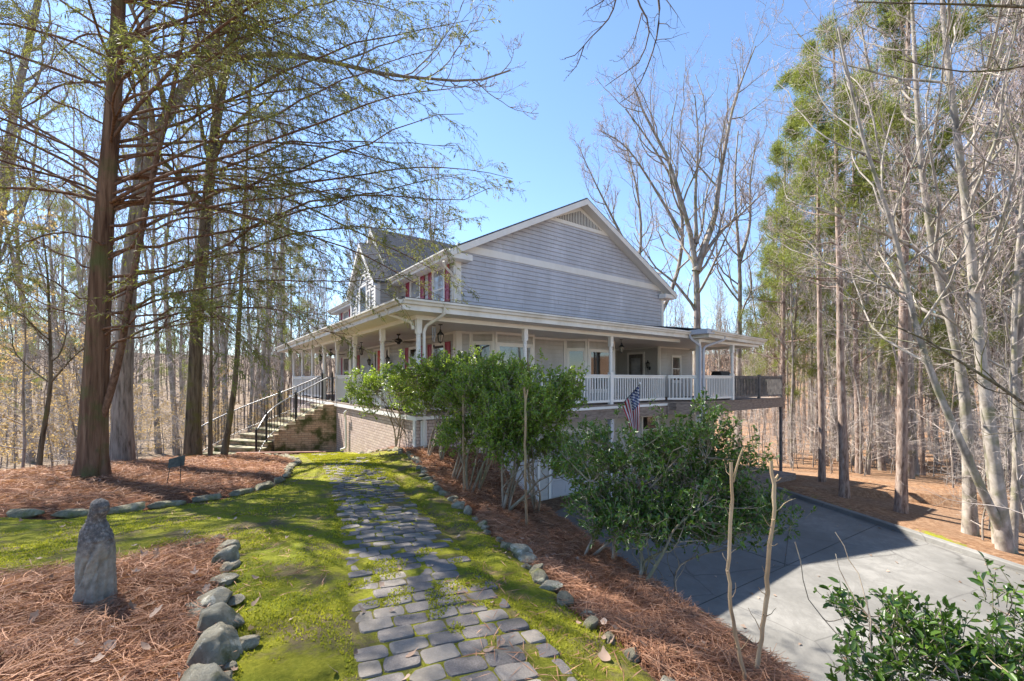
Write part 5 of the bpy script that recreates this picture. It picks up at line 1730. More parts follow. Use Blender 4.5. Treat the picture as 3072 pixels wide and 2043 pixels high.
# ---------------------------------------------------------------- trees of the right side one can tell apart
own_tree('pale_maple_tree', 'many-stemmed pale smooth-barked maple beyond the kerb with a long leaning stem', 2318, 10.6,
         [([(2340, None), (2310, 1230), (2262, 1130), (2205, 1000), (2150, 880), (2105, 740), (2080, 620), (2050, 500), (1995, 350), (1960, 210), (1930, 60)], .105, .025),
          ([(2318, None), (2305, 1180), (2282, 1000), (2262, 850), (2245, 700), (2235, 560), (2215, 400), (2200, 280), (2180, 130), (2165, -60), (2150, -300)], .15, .035),
          ([(2300, None, .6), (2285, 1130, .6), (2262, 930, .7), (2250, 750, .8), (2150, 600, 1.0), (2090, 560, .8), (1990, 520, .5), (1880, 480, .2)], .095, .02),
          ([(2330, None, .3), (2345, 1000, .3), (2330, 800, .3), (2350, 500, .3), (2380, 200, .3)], .09, .03)],
         seed=11, mat='bark_pale', twig='twig_red', L1=14, L2=6, L3=6, L4=3, t0=.38, len1=(.25, .55), thick=.8, rmin=.0035, up=.35)
own_tree('pale_trunk_tree', 'straight pale trunk just left of the many-stemmed maple', 2235, 12.0,
         [([(2235, None), (2230, 1050), (2222, 900), (2200, 780), (2160, 640), (2140, 520), (2120, 380), (2110, 200), (2100, 0)], .16, .04)], seed=12, mat='bark_pale', twig='twig_red', L1=14, t0=.4, len1=(.2, .45), rmin=.004, up=.4)
own_tree('fork_tree', 'tall bare tree forking widely right behind the end of the house roof', 1603, 27,
         [([(1603, None), (1604, 900), (1606, 700), (1603, 620), (1592, 540), (1565, 450), (1535, 350), (1490, 280), (1460, 200)], .34, .05),
          ([(1603, 625), (1625, 560), (1648, 500), (1655, 420), (1672, 330), (1690, 230), (1740, 105)], .22, .03),
          ([(1612, 600), (1660, 530), (1700, 500), (1745, 455), (1765, 440)], .14, .03),
          ([(1604, 560), (1600, 440), (1610, 330), (1600, 220)], .13, .03)],
         seed=13, mat='bark_grey', twig='twig_red', L1=13, L2=7, L3=5, L4=3, t0=.35, len1=(.2, .45), rmin=.008, up=.6, thick=1.3)
own_tree('curved_tree', 'bare tree with a curved trunk touching the right end of the gable', 1500, 29,
         [([(1475, None), (1500, 760), (1545, 680), (1568, 600), (1575, 520), (1560, 430), (1500, 330), (1440, 250)], .26, .04), ([(1570, 540), (1500, 420), (1440, 330), (1380, 300)], .12, .03)], seed=14, mat='bark_grey', twig='twig_red', L1=13, L2=7, L3=5, t0=.5, len1=(.2, .42), rmin=.008, up=.6, thick=1.3)
own_tree('narrow_tree', 'slim bare tree with upright limbs right of the forked one', 1705, 31,
         [([(1700, None), (1702, 800), (1705, 640), (1700, 560), (1690, 420), (1700, 300)], .26, .04), ([(1703, 600), (1730, 520), (1725, 420), (1740, 330)], .14, .03)], seed=15, mat='bark_grey', twig='twig_red', L1=14, L2=7, L3=5, t0=.4, len1=(.18, .4), rmin=.008, up=.8, thick=1.3)
own_tree('gable_tree', 'spreading bare tree whose crown rises behind the gable slope', 1450, 36,
         [([(1440, None), (1455, 700), (1480, 560), (1470, 440), (1440, 330)], .30, .05), ([(1470, 620), (1420, 520), (1360, 400), (1330, 330)], .15, .03)], seed=16, mat='bark_grey', twig='twig_red', L1=14, L2=7, L3=5, t0=.3, len1=(.2, .45), rmin=.009, up=.8, thick=1.4)
# trees standing outside the frame whose limbs reach into it
own_tree('overhanging_tree', 'dark mossy limb reaching in from a tree beyond the right edge', 3300, 7.2,
         [([(3300, None), (3290, 1000), (3270, 600), (3260, 200), (3250, -200)], .22, .08),
          ([(3270, 900), (2900, 960), (2600, 985), (2358, 940), (2300, 890), (2255, 850), (2200, 830), (2150, 790), (2060, 745), (1960, 735)], .075, .008),
          ([(3262, 250), (2900, 60), (2600, 10), (2400, 20), (2250, 10), (2100, 8), (1960, 4)], .06, .008),
          ([(3265, 300), (2800, 150), (2500, 110), (2350, 160), (2200, 170), (2050, 130)], .05, .006)],
         seed=21, mat='bark_dark', twig='twig', L1=13, L2=4, L3=4, L4=2, t0=.45, len1=(.08, .22), rmin=.0025, thick=.5, up=.1)
o = Vector((1.35, -2.4, sz(1.35, -2.4)))
def overhead():
    g = np.random.default_rng(31)
    T = Tubes(); B = Tubes()
    tr = poly_to([(0, 0, -.3), (0, .05, 1.5), (-.1, .2, 3.2), (-.2, .8, 5.0), (-.2, 2.2, 6.2), (-.5, 4.2, 6.4), (-.8, 5.6, 5.95)], 18)
    e = empty('overhead_tree', o, 0, 'bare dark branch hanging down into the sky at the top of the photo', 'tree')
    T.add(tr[None], np.interp(np.linspace(0, 1, 18), [0, .4, 1], [.2, .13, .03])[None], 10)
    T.build('trunk', M['bark_dark'], e)
    Y = 4.1
    def L(pts): return poly_to([tuple(at(a, b_, Y + dy) - o) for a, b_, dy in pts], 14)
    S = [L([(1400, -160, .0), (1425, -40, 0), (1415, 20, 0), (1395, 55, 0), (1365, 80, .05), (1345, 105, .1), (1318, 135, .1), (1292, 134, .1)]),
         L([(1400, -160, 0), (1450, -60, 0), (1478, 30, 0), (1500, 50, 0), (1488, 110, .05), (1470, 150, .1), (1440, 165, .1), (1385, 205, .1)]),
         L([(1420, -140, 0), (1500, -60, 0), (1521, 0, 0), (1515, 80, 0), (1500, 130, .0), (1480, 180, .05), (1462, 215, .1), (1425, 238, .1)]),
         L([(1345, 105, .1), (1335, 135, .1), (1330, 150, .15), (1312, 170, .15), (1296, 186, .15)]),
         L([(1478, 30, 0), (1465, 80, 0), (1455, 110, 0), (1425, 145, .05), (1405, 140, .1)]),
         L([(1425, -30, 0), (1380, 10, 0), (1350, 22, 0), (1340, 40, .1)])]
    S.append(poly_to([tr[-3], (tr[-1] + np.array([0, -.1, -.2])), tuple(at(1400, -160, Y) - o)], 14))
    S = np.array(S)
    r0 = np.array([.014, .013, .015, .007, .007, .007, .022])
    Rd = r0[:, None] * np.linspace(1, .22, 14)[None]; Rd[-1] = np.linspace(.03, .015, 14)
    B.add(S, Rd, 6)
    q, r = sprout(g, S[:6], Rd[:6], 9, .25, .99, (30, 65), (.10, .32), 5, .35, -.1, .55, rmin=.0022)
    B.add(q, r, 4)
    q2, r2 = sprout(g, q, r, 3, .3, .99, (30, 60), (.3, .6), 4, .3, 0, .7, rmin=.0016)
    B.add(q2, r2, 3)
    B.build('branches', M['twig_dark'], e)
overhead()

# ---------------------------------------------------------------- pines
def pine(seed, h, r, clear, spread, loc=(0, 0, 0), nl=26, dens=1.0, needle=(.16, .26)):
    g = np.random.default_rng(seed)
    e = empty('pine_tree', loc)
    T = Tubes(); n = 14
    pts, _, _ = woods_trunk(h, r, seed, .012, .10)
    P = poly_to(pts, n)[None]; Rd = np.linspace(r, r * .2, n)[None]; Rd[0, 0] *= 1.25
    T.add(P, Rd, 12); T.build('trunk', M['bark_pine'], e)
    B = Tubes()
    q1, r1 = sprout(g, P, Rd, nl, clear, .985, (55, 95), (spread * .6, spread), 8, .22, .32, .38, rmin=.012, shrink=.62)
    B.add(q1, r1, 5)
    q2, r2 = sprout(g, q1, r1, 7, .3, .99, (25, 60), (.25, .5), 6, .25, .4, .55, rmin=.008)
    B.add(q2, r2, 4)
    q3, r3 = sprout(g, q2, r2, 4, .3, .99, (25, 60), (.3, .6), 4, .2, .5, .6, rmin=.006)
    B.add(q3, r3, 3)
    B.build('branches', M['bark_pine'], e)
    C = np.concatenate([q2[:, -1], q2[:, -3], q3[:, -1], q3[:, -2], q3[:, 1]]); D = np.concatenate([q2[:, -1] - q2[:, -2], q2[:, -3] - q2[:, -4], q3[:, -1] - q3[:, -2], q3[:, -2] - q3[:, -3], q3[:, 1] - q3[:, 0]])
    k = int(13 * dens)
    C = np.repeat(C, k, 0); D = unit(np.repeat(D, k, 0))
    A = unit(D * .7 + g.normal(size=C.shape) * .6)
    C = C + g.normal(size=C.shape) * .09
    S = unit(np.cross(A, g.normal(size=C.shape)))
    V, F_ = quads_at(C, A, S, g.uniform(.012, .024, len(C)), g.uniform(*needle, len(C)))
    np_mesh('needles', V, F_, M['pine_leaf'], e)
    return e
e = pine(41, 16.5, .15, .45, 3.6, atg(1945, 15.4), 34, .45); tag(e, 'tall pine with a dense green crown, nearest behind the deck corner', 'pine tree')
e = pine(42, 19, .16, .52, 3.0, atg(2075, 13.9), 26); tag(e, 'tall straight pine midway along the kerb', 'pine tree')
e = pine(43, 18, .12, .55, 2.6, atg(1893, 17.5), 22); tag(e, 'slim pine close to the end of the wooden platform', 'pine tree')

for i, (px, Y_, h_, lb_) in enumerate([(1800, 34, 17, 'bushy yellow green pine just above the end of the porch roof'), (1880, 30, 12, 'shorter yellow green pine behind the brown deck rail'), (1985, 36, 16, 'yellow green pine between the two nearest pine trunks'), (2120, 32, 13, 'low spreading pine behind the slim pale trunk'), (2290, 27, 14, 'green pine showing between the stems of the many-stemmed maple'), (1760, 48, 19, 'farther pine left of the pines above the porch roof')]):
    e = pine(300 + i, h_, .14, .34, 3.0, atg(px, Y_), 26, .5, (.18, .30)); tag(e, lb_, 'pine tree')

# ---------------------------------------------------------------- the woods: prototypes copied over the hills
protos = []
for s in range(6):
    h = [19, 22, 17, 21, 24, 15][s]; r = [.11, .15, .085, .12, .17, .07][s]
    tr = [woods_trunk(h, r, 50 + s, .035, .6)]
    if s in (1, 3): tr.append(([tuple(Vector(tr[0][0][3])), (1.0 * (-1) ** s, .4, h * .6), (1.8 * (-1) ** s, .7, h * .78), (2.3 * (-1) ** s, .9, h * .95)], r * .5, r * .1))
    protos.append(bare_tree('bare_tree', 60 + s, tr, 15, 6, 5, 3, mat='bark_grey' if s % 3 else 'bark_pale', twig='twig' if s % 2 else 'twig_red', t0=.35, len1=(.12, .30), rmin=.009, thick=1.2, up=.7))
pines = [pine(70 + s, [20, 23, 17][s], [.17, .2, .14][s], [.32, .5, .2][s], [3.4, 3.8, 3.4][s], (0, 0, 0), 26, .6, (.2, .32)) for s in range(3)]
def sapling(seed, h, leafy=False):
    g = np.random.default_rng(seed)
    e = empty('beech_sapling' if leafy else 'sapling')
    T = Tubes(); P = poly_to(woods_trunk(h, .03, seed, .05, .35)[0], 12)[None]; Rd = np.linspace(.035, .006, 12)[None]
    T.add(P, Rd, 6)
    T.build('trunk', M['bark_grey'], e)
    B = Tubes()
    q, r = sprout(g, P, Rd, 16, .15, .98, (50, 85), (.22, .45), 8, .2, .12, .5, rmin=.006)
    B.add(q, r, 4)
    q2, r2 = sprout(g, q, r, 7, .15, .98, (30, 60), (.3, .6), 5, .3, .1, .6, rmin=.0045)
    B.add(q2, r2, 3)
    q3, r3 = sprout(g, q2, r2, 3, .2, .98, (30, 60), (.3, .6), 4, .3, .1, .6, rmin=.0035)
    B.add(q3, r3, 3)
    B.build('branches', M['twig'], e)
    if leafy:
        k = 5; C = np.concatenate([q3.reshape(-1, 3), q2.reshape(-1, 3)]); C = np.repeat(C, 1, 0); C = C[g.random(len(C)) < .7]
        A = unit(g.normal(size=C.shape) + np.array([0, 0, -.8])); S = unit(np.cross(A, g.normal(size=C.shape)))
        V, F_ = quads_at(C, A, S, g.uniform(.03, .05, len(C)), g.uniform(.06, .10, len(C)))
        np_mesh('dry_leaves', V, F_, M['beech_leaf'], e)
    return e
saps = [sapling(80 + s, [5, 7, 3.6, 8][s]) for s in range(4)]
beech = [sapling(90 + s, [4.5, 6][s], True) for s in range(2)]

def in_house(x, y):
    lx = (x - HX) * CA + (y - HY) * SA; ly = -(x - HX) * SA + (y - HY) * CA
    return (-6 < lx < 20) and (-7 < ly < 19)
def ok(x, y, tall=True):
    if y < 4: return False
    r_ = x / y
    if abs(r_) > 1.32: return False
    if in_house(x, y): return False
    if x < 0 and math.hypot(x + 2, y - 6) < 10.2: return False
    if x > 0:
        k_ = float(poly_sd(KERB, np.array([x]), np.array([y]))[0])
        if y < 17 and k_ < 1.0: return False
        if 17 <= y < 24 and x < 13: return False
    if y < 17 and -8 < x < 9: return False
    if tall:
        px = (1536 + 1294 * r_) / 1.3027
        if 1040 < px < 1330 and y < 62: return False
        if 700 < px <= 1040 and y < 24: return False
        if 1330 <= px < 1740 and y < 50: return False
    # keep the sun's way to the lawn fairly open
    dx, dy = x - (-3.0), y - 6.0
    along = dx * SUN_AZ[0] + dy * SUN_AZ[1]; across = abs(dx * SUN_AZ[1] - dy * SUN_AZ[0])
    if tall and -2 < along < 26 and across < 9.5: return False
    return True
def scatter(n, dmin, dmax, g, tall, mind, amin=-1.32, amax=1.32, pw=1.0):
    out = []; tries = 0
    while len(out) < n and tries < n * 60:
        tries += 1
        d = dmin + (dmax - dmin) * g.random() ** pw
        a = math.atan(amin) + (math.atan(amax) - math.atan(amin)) * g.random()
        x, y = d * math.sin(a), d * math.cos(a)
        if not ok(x, y, tall): continue
        if any((x - q[0]) ** 2 + (y - q[1]) ** 2 < (mind * (1 + d * .012)) ** 2 for q in out): continue
        out.append((x, y))
    return out
g = np.random.default_rng(123)
def place(protos_, spots, label_l, label_r, cat, group_l, group_r, smin=.8, smax=1.25):
    used = set()
    for i, (x, y) in enumerate(spots):
        j = int(g.integers(len(protos_))) if i >= len(protos_) else i
        o_ = protos_[j] if j not in used else copy_tree(protos_[j])
        used.add(j)
        o_.location = (x, y, gz(x, y) - .05)
        o_.rotation_euler = (0, 0, g.uniform(0, 6.28))
        s = g.uniform(smin, smax); o_.scale = (s, s, s * g.uniform(.92, 1.1))
        left = x < -.1 * y
        o_['label'] = label_l if left else label_r; o_['category'] = cat; o_['group'] = group_l if left else group_r
place(protos, scatter(125, 13, 85, g, True, 1.2, pw=.85) + scatter(55, 18, 60, g, True, 1.0, .62, 1.32) + scatter(38, 26, 85, g, True, .9, -1.32, -.28), 'slender bare grey tree among the leafless woods left of the house', 'slender bare grey tree among the leafless woods right of the house', 'tree', 'bare trees of the woods left of the house', 'bare trees of the woods right of the house')
sp = scatter(26, 26, 80, g, True, 3.2, .60, 1.32) + scatter(7, 40, 80, g, True, 3, -1.3, -.5)
place(pines, sp, 'pine tree standing deep in the woods left of the house', 'green pine tree standing deep in the woods right of the house', 'pine tree', 'pines of the left woods', 'pines of the right woods')
place(saps, scatter(200, 11, 52, g, False, .7, pw=1.1) + scatter(90, 16, 45, g, False, .7, .5, 1.32), 'thin leafless sapling in the undergrowth left of the house', 'thin leafless sapling in the undergrowth right of the house', 'sapling', 'saplings of the left woods', 'saplings of the right woods', .6, 1.1)
place(beech, scatter(80, 13, 50, g, False, 1.6, -1.3, -.3), 'young beech still holding tan dry leaves in the left woods', 'young beech still holding tan dry leaves', 'sapling', 'tan leaved beeches of the left woods', 'beeches', .6, 1.1)

M['farwood'] = pmat('far_trunks', (.11, .085, .068), (.22, .175, .145), .1, .95, 0)
# far woods as one mass
def far_wood():
    g = np.random.default_rng(200)
    n = 1300
    a = g.uniform(-.95, .95, n); d = g.uniform(78, 200, n)
    x = d * np.sin(a); y = d * np.cos(a); z = ground_z(x, y)
    h = g.uniform(13, 22, n); r = g.uniform(.10, .2, n)
    k = 6; P = np.empty((n, k, 3))
    for i in range(k):
        P[:, i] = np.stack([x + g.normal(size=n) * .15 * i, y, z - .5 + h * i / (k - 1)], -1)
    Rd = r[:, None] * np.linspace(1, .2, k)[None]
    T = Tubes(); T.add(P, Rd, 4)
    q, rr_ = sprout(g, P, Rd, 12, .3, .98, (25, 65), (.15, .32), 4, .3, .6, .5, rmin=.03)
    T.add(q, rr_, 3)
    q2, r2 = sprout(g, q, rr_, 4, .2, .98, (25, 65), (.35, .7), 3, .3, .5, .6, rmin=.018)
    T.add(q2, r2, 3)
    return T.build('distant_wood', M['farwood'])
tag(far_wood(), 'grey leafless wood filling the far hillside', 'wood', kind='stuff')
# ---------------------------------------------------------------- evergreen shrubs along the bed
def shrub(name, label, bases, Y, blobs, nclus, leafn, lw, ll, seed, leaf='shrub_leaf', stem='shrub_stem', stemr=.022, group=None, shoot=.16, cat='shrub', clear=0.0):
    """bases: [(px, Y)], blobs: [(px, py, Y, rx_px, rz_px, weight)] crown masses; leaves sit in whorls on short shoots"""
    g = np.random.default_rng(seed)
    o = atg(bases[0][0], bases[0][1])
    e = empty(name, o); tag(e, label, cat, group)
    C0 = []; ws = []
    for b in blobs:
        px, py, y, rx, rz = b[:5]
        c = at(px, py, y) - o; sx = rx * 1.3027 / 1294 * y; s_z = rz * 1.3027 / 1294 * y
        C0.append((c, sx, s_z)); ws.append((b[5] if len(b) > 5 else 1) * sx * sx * s_z)
    ws = np.array(ws) / sum(ws)
    pick = g.choice(len(C0), nclus, p=ws)
    cl = np.empty((nclus, 3)); outd = np.empty((nclus, 3))
    for i, k in enumerate(pick):
        c, sx, s_z = C0[k]
        d = unit(g.normal(size=3)); rad = g.random() ** .42
        # lumpy silhouette
        rad *= .78 + .45 * g.random()
        cl[i] = (c.x + d[0] * sx * rad, c.y + d[1] * sx * .85 * rad, c.z + d[2] * s_z * rad)
        outd[i] = d
    # gaps: thin the crown where a coarse 3-D noise is low
    hole = vnoise(cl[:, 0] + cl[:, 1] * .7, cl[:, 2] * 1.3 + cl[:, 1] * .5, .26, seed) + .5 * vnoise(cl[:, 0], cl[:, 2], .13, seed + 1)
    kp = hole > -.16
    cl = cl[kp]; outd = outd[kp]; nclus = len(cl)
    cl[:, 2] = np.maximum(cl[:, 2], clear + g.random(nclus) * .25)
    # stems rise from the bases, bend outward and fork towards the crown
    B0 = [Vector(atg(*b)) - o for b in bases]
    top = np.array([tuple(c) for c, _, _ in C0])
    stems = []
    for b in B0:
        for q in range(3 if len(B0) < 4 else 2):
            c, sx, s_z = C0[g.choice(len(C0), p=ws)]
            tgt = Vector((c.x + g.normal() * sx * .4, c.y + g.normal() * sx * .35, c.z + g.uniform(-.1, .5) * s_z))
            m1 = b.lerp(tgt, .33) + Vector((g.normal() * .07, g.normal() * .07, .08)); m2 = b.lerp(tgt, .66) + Vector((g.normal() * .09, g.normal() * .09, .05))
            stems.append(poly_to([b + Vector((g.normal() * .03, g.normal() * .03, -.08)), m1, m2, tgt], 14))
    S = np.array(stems); Rs = np.linspace(stemr, stemr * .3, 14)[None] * g.uniform(.7, 1.2, len(S))[:, None]
    T = Tubes(); T.add(S, Rs, 8)
    q1, r1 = sprout(g, S, Rs, 6, .2, .98, (25, 60), (.25, .5), 8, .3, .5, .6, rmin=.005); T.add(q1, r1, 6)
    # a thin shoot from the nearest branch point to each leaf cluster
    pts = np.concatenate([S[:, 4:].reshape(-1, 3), q1[:, 2:].reshape(-1, 3)])
    near_ = np.empty(nclus, int)
    for i in range(0, nclus, 256):
        D = ((cl[i:i + 256, None] - pts[None]) ** 2).sum(-1) + .6 * np.clip(pts[None, :, 2] - cl[i:i + 256, None, 2], 0, None)
        near_[i:i + 256] = D.argmin(1)
    A0 = pts[near_]; n = 6
    t = np.linspace(0, 1, n)[None, :, None]
    mid = (A0 + cl) / 2 + g.normal(size=cl.shape) * .04 + np.array([0, 0, -.03])
    Q = A0[:, None] * (1 - t) ** 2 + 2 * mid[:, None] * t * (1 - t) + cl[:, None] * t ** 2
    Rq = np.full((nclus, 1), .0045) * np.linspace(1, .5, n)[None]
    T.add(Q, Rq, 4)
    K = 4
    up = unit(np.array([0, 0, .75]) + np.repeat(outd, K, 0) * .6 + g.normal(size=(nclus * K, 3)) * .45)
    base = np.repeat(cl, K, 0) + g.normal(size=(nclus * K, 3)) * .035
    L = g.uniform(.6, 1.25, nclus * K) * shoot
    Sh = base[:, None] + up[:, None] * (L[:, None, None] * np.linspace(0, 1, 3)[None, :, None])
    T.add(Sh, np.full((len(base), 3), .0024), 3)
    T.build('stems', M[stem], e)
    m_ = leafn // K
    tt = g.random((len(base), m_)) ** .8
    C = (base[:, None] + up[:, None] * (L[:, None] * tt)[..., None]).reshape(-1, 3)
    U_ = np.repeat(up, m_, 0)
    A = unit(U_ * g.uniform(.1, .9, (len(C), 1)) + unit(g.normal(size=C.shape)) * .9)
    # blades tend to lie open to the sky
    nz = unit(np.array([0, 0, 1.0]) + g.normal(size=C.shape) * .55)
    Sv = unit(np.cross(A, nz))
    h = g.uniform(.45, 1.25, len(C)) * ll; w = h * lw / ll * g.uniform(.85, 1.15, len(C))
    nrm = np.cross(Sv, A)
    # six-point leaf, folded a little along the midrib and curved down at the tip: two quads
    P = [C, C + A * (h * .30)[:, None] + Sv * (w * .42)[:, None] + nrm * (w * .16)[:, None], C + A * (h * .68)[:, None] + Sv * (w * .40)[:, None] + nrm * (w * .12)[:, None],
         C + A * h[:, None] - nrm * (h * .10)[:, None], C + A * (h * .68)[:, None] - Sv * (w * .40)[:, None] + nrm * (w * .12)[:, None], C + A * (h * .30)[:, None] - Sv * (w * .42)[:, None] + nrm * (w * .16)[:, None]]
    V = np.stack(P, 1).reshape(-1, 3)
    i = np.arange(len(C))[:, None] * 6
    F_ = np.concatenate([i + np.array([[0, 1, 2, 3]]), i + np.array([[0, 3, 4, 5]])])
    np_mesh('foliage', V, F_, M[leaf], e)
    return e
SG = 'evergreen shrubs along the pine straw bed'
shrub('evergreen_shrub', 'farthest rounded shrub of the bed, before the lit brick foundation', [(912, 10.3), (968, 10.3)], 10,
      [(868, 905, 9.9, 66, 48), (935, 895, 10, 60, 50), (840, 885, 9.9, 36, 26)], 420, 44, .030, .046, 301, group=SG)
shrub('evergreen_shrub', 'bright green shrub in front of the house corner column', [(985, 8.9), (1018, 8.8)], 8.8,
      [(975, 870, 8.8, 90, 52), (1060, 875, 8.6, 85, 58), (1110, 845, 8.6, 45, 35, .7), (1010, 935, 8.8, 70, 40)], 760, 44, .030, .046, 302, group=SG)
shrub('evergreen_shrub', 'tall shrub reaching above the porch rail right of the corner column', [(1040, 7.5), (1100, 7.2), (1080, 7.0)], 7.3,
      [(1130, 910, 7.2, 110, 75), (1080, 1000, 7.2, 70, 45), (1170, 870, 7.2, 60, 40, .8)], 800, 44, .030, .046, 303, group=SG)
shrub('evergreen_shrub', 'dense shrub with pale curving stems beside the bare pruned stem', [(1150, 6.1), (1165, 6.1), (1238, 6.3)], 6.2,
      [(1230, 950, 6.3, 100, 85), (1300, 910, 6.3, 50, 55, .8), (1265, 850, 6.3, 22, 45, 1.0), (1170, 990, 6.2, 80, 65), (1250, 1050, 6.2, 95, 60, .6), (1320, 1090, 5.6, 60, 70, .5)], 960, 44, .028, .044, 304, group=SG, clear=.55)
shrub('camellia_shrub', 'large dark glossy shrub leaning over the driveway, widest in the bed', [(1340, 4.3), (1462, 3.75), (1518, 3.62), (1400, 4.3)], 4.3,
      [(1420, 1080, 4.7, 120, 105), (1560, 1060, 4.6, 135, 110, 1.1), (1500, 1190, 4.3, 150, 110, .8), (1640, 1170, 4.3, 120, 95), (1745, 1190, 4.3, 85, 50, .8), (1600, 1290, 4.1, 140, 60, .45), (1640, 985, 4.5, 50, 55, .9), (1380, 1210, 4.4, 70, 90, .4), (1740, 1080, 4.4, 60, 50, .45), (1430, 1300, 4.0, 90, 60, .35), (1790, 1215, 4.3, 60, 30, .6), (1695, 1330, 4.1, 60, 50, .5), (1620, 940, 4.6, 16, 34, 1.2)],
      1280, 30, .024, .050, 305, leaf='camellia_leaf', group=SG, stemr=.02, shoot=.13, clear=.30)
shrub('camellia_shrub', 'nearest dark glossy shrub at the lower right corner of the photo', [(2150, 2.0), (2230, 2.1)], 2.6,
      [(2060, 1480, 2.6, 140, 80), (2200, 1520, 2.5, 160, 85), (2310, 1440, 2.6, 70, 90, .9), (1990, 1550, 2.5, 100, 60, .6), (2280, 1345, 2.6, 28, 40, 1.0), (1985, 1375, 2.6, 50, 30, .5), (2330, 1560, 2.4, 90, 80)],
      135, 24, .028, .058, 306, leaf='camellia_leaf', group=SG, stemr=.010, shoot=.12)

def bare_stem(name, pts, r0, r1, label, forks=()):
    P = [Vector(p) for p in pts]; o = P[0].copy()
    e = empty(name, o); tag(e, label, 'pruned stem', 'bare pruned stems in the right bed')
    T = Tubes(); g = np.random.default_rng(int(o.x * 100) % 97 + 5)
    q = poly_to([p - o for p in P], 22); q += g.normal(size=q.shape) * .003
    T.add(q[None], (np.linspace(r0, r1, 22) * g.uniform(.88, 1.14, 22))[None], 9)
    for f in forks:
        fq = poly_to([Vector(p) - o for p in f], 10); T.add(fq[None], np.linspace(r1 * .85, r1 * .45, 10)[None], 7)
    tw, tr_ = sprout(g, q[None], np.linspace(r0, r1, 22)[None], 9, .15, .97, (35, 75), (.03, .11), 5, .4, .3, .28, rmin=.0022, shrink=0)
    T.add(tw, tr_, 5)
    kn = q[g.integers(2, 20, 7)]
    for c_ in kn:
        n_ = unit(g.normal(size=3)); T.add(np.array([[c_ - n_ * r0 * .2, c_ + n_ * r0 * .9, c_ + n_ * r0 * 1.35]]), np.array([[r0 * .9, r0 * .6, r0 * .25]]), 7)
    T.build('stem', M['polebark'], e)
M['polebark'] = bark('peeling_tan_bark', (.36, .24, .14), (.50, .38, .25), (.20, .13, .08), (.22, .20, .09), 9, .25, .004)
b0 = atg(1213, 5.35)
bare_stem('pruned_stem', [b0 - Vector((0, 0, .1)), at(1211, 1130, 5.35), at(1209, 1010, 5.35), at(1211, 930, 5.35), at(1206, 885, 5.35)], .017, .013, 'tall straight cut-off bare stem rising through the green shrubs', [[at(1210, 925, 5.35), at(1216, 895, 5.35)]])
bare_stem('pruned_stem', [Vector((at(1730, 1700, 2.3).x, 2.3, -1.85)), at(1716, 1568, 2.33), at(1690, 1450, 2.36), at(1675, 1330, 2.38), at(1683, 1200, 2.4), at(1688, 1110, 2.4), at(1681, 1045, 2.4)], .0115, .0085, 'left one of the two near bare stems, forked at its cut top', [[at(1688, 1110, 2.4), at(1700, 1060, 2.4), at(1712, 1030, 2.4)], [at(1684, 1180, 2.4), at(1678, 1140, 2.4)]])
bare_stem('pruned_stem', [Vector((at(1730, 1700, 2.42).x, 2.42, -1.85)), at(1740, 1568, 2.42), at(1752, 1480, 2.42), at(1765, 1390, 2.42), at(1768, 1280, 2.43), at(1782, 1200, 2.43), at(1782, 1120, 2.43), at(1774, 1050, 2.43)], .013, .010, 'right one of the two near bare stems, thicker and knobbly', [[at(1782, 1110, 2.43), at(1794, 1090, 2.43), at(1799, 1075, 2.43)]])
bare_stem('pruned_stem', [atg(1068, 6.9) - Vector((0, 0, .1)), at(1067, 1000, 6.9), at(1066, 865, 6.9)], .018, .015, 'thin dead reddish stub standing in the middle of the tall shrub')

# ---------------------------------------------------------------- pine straw, moss and fallen leaves on the ground
def in_region(x, y, which):
    if which == 'statue': return (poly_sd(SBED, x, y) < -.0) & (x < -1.25)
    if which == 'left': return (poly_sd(LBED, x, y) < -.08) & (y < 13.2) & (np.hypot(x + 2, y - 6) < 12)
    if which == 'right': return (poly_sd(BORDER, x, y) > .03) & (poly_sd(EDGE, x, y) < .13)
def straw(n, box, which, ln, w, seed, lift=.05):
    g = np.random.default_rng(seed)
    x = g.uniform(box[0], box[1], n * 3); y = g.uniform(box[2], box[3], n * 3)
    m = in_region(x, y, which); x = x[m][:n]; y = y[m][:n]; n = len(x)
    clump = vnoise(x, y, .35, 31) + .5 * vnoise(x, y, .13, 32)
    z = surf_z(x, y) + np.abs(g.normal(size=n)) * lift * .55 + .004 + np.clip(clump, 0, 1) * lift * 1.3
    e_ = poly_sd(EDGE, x, y) if which == 'right' else None
    if e_ is not None: z = np.maximum(z, np.where(e_ > -.2, ground_z(x - .3, y) + .03, -9))
    base = vnoise(x, y, .5, 33) * 9
    a = base + g.normal(size=n) * .75
    L = g.uniform(.6, 1.2, n) * ln; W_ = w * g.uniform(.7, 1.3, n) * (1 + np.hypot(x, y) * .09)
    d = np.stack([np.cos(a), np.sin(a), g.normal(size=n) * .22], -1); d = unit(d)
    s = unit(np.stack([-np.sin(a), np.cos(a), g.normal(size=n) * .9], -1))
    cur = g.normal(size=n) * .16
    s0 = np.stack([-np.sin(a), np.cos(a), np.zeros(n)], -1)
    C = np.stack([x, y, z], -1)
    k = 4; rows = []
    for i in range(k):
        t = i / (k - 1) - .5
        p = C + d * (L * t)[:, None] + s0 * (L * cur * (.25 - t * t) * 2)[:, None] + np.array([0, 0, 1.0]) * (L * .10 * (.25 - t * t))[:, None]
        ww = W_ * (1 - abs(t) * .9)
        rows += [p + s * ww[:, None] * .5, p - s * ww[:, None] * .5]
    V = np.stack(rows, 1).reshape(-1, 3)
    b = np.arange(n)[:, None] * (2 * k)
    F_ = np.concatenate([b + np.array([[2 * i, 2 * i + 1, 2 * i + 3, 2 * i + 2]]) for i in range(k - 1)])
    return V, F_
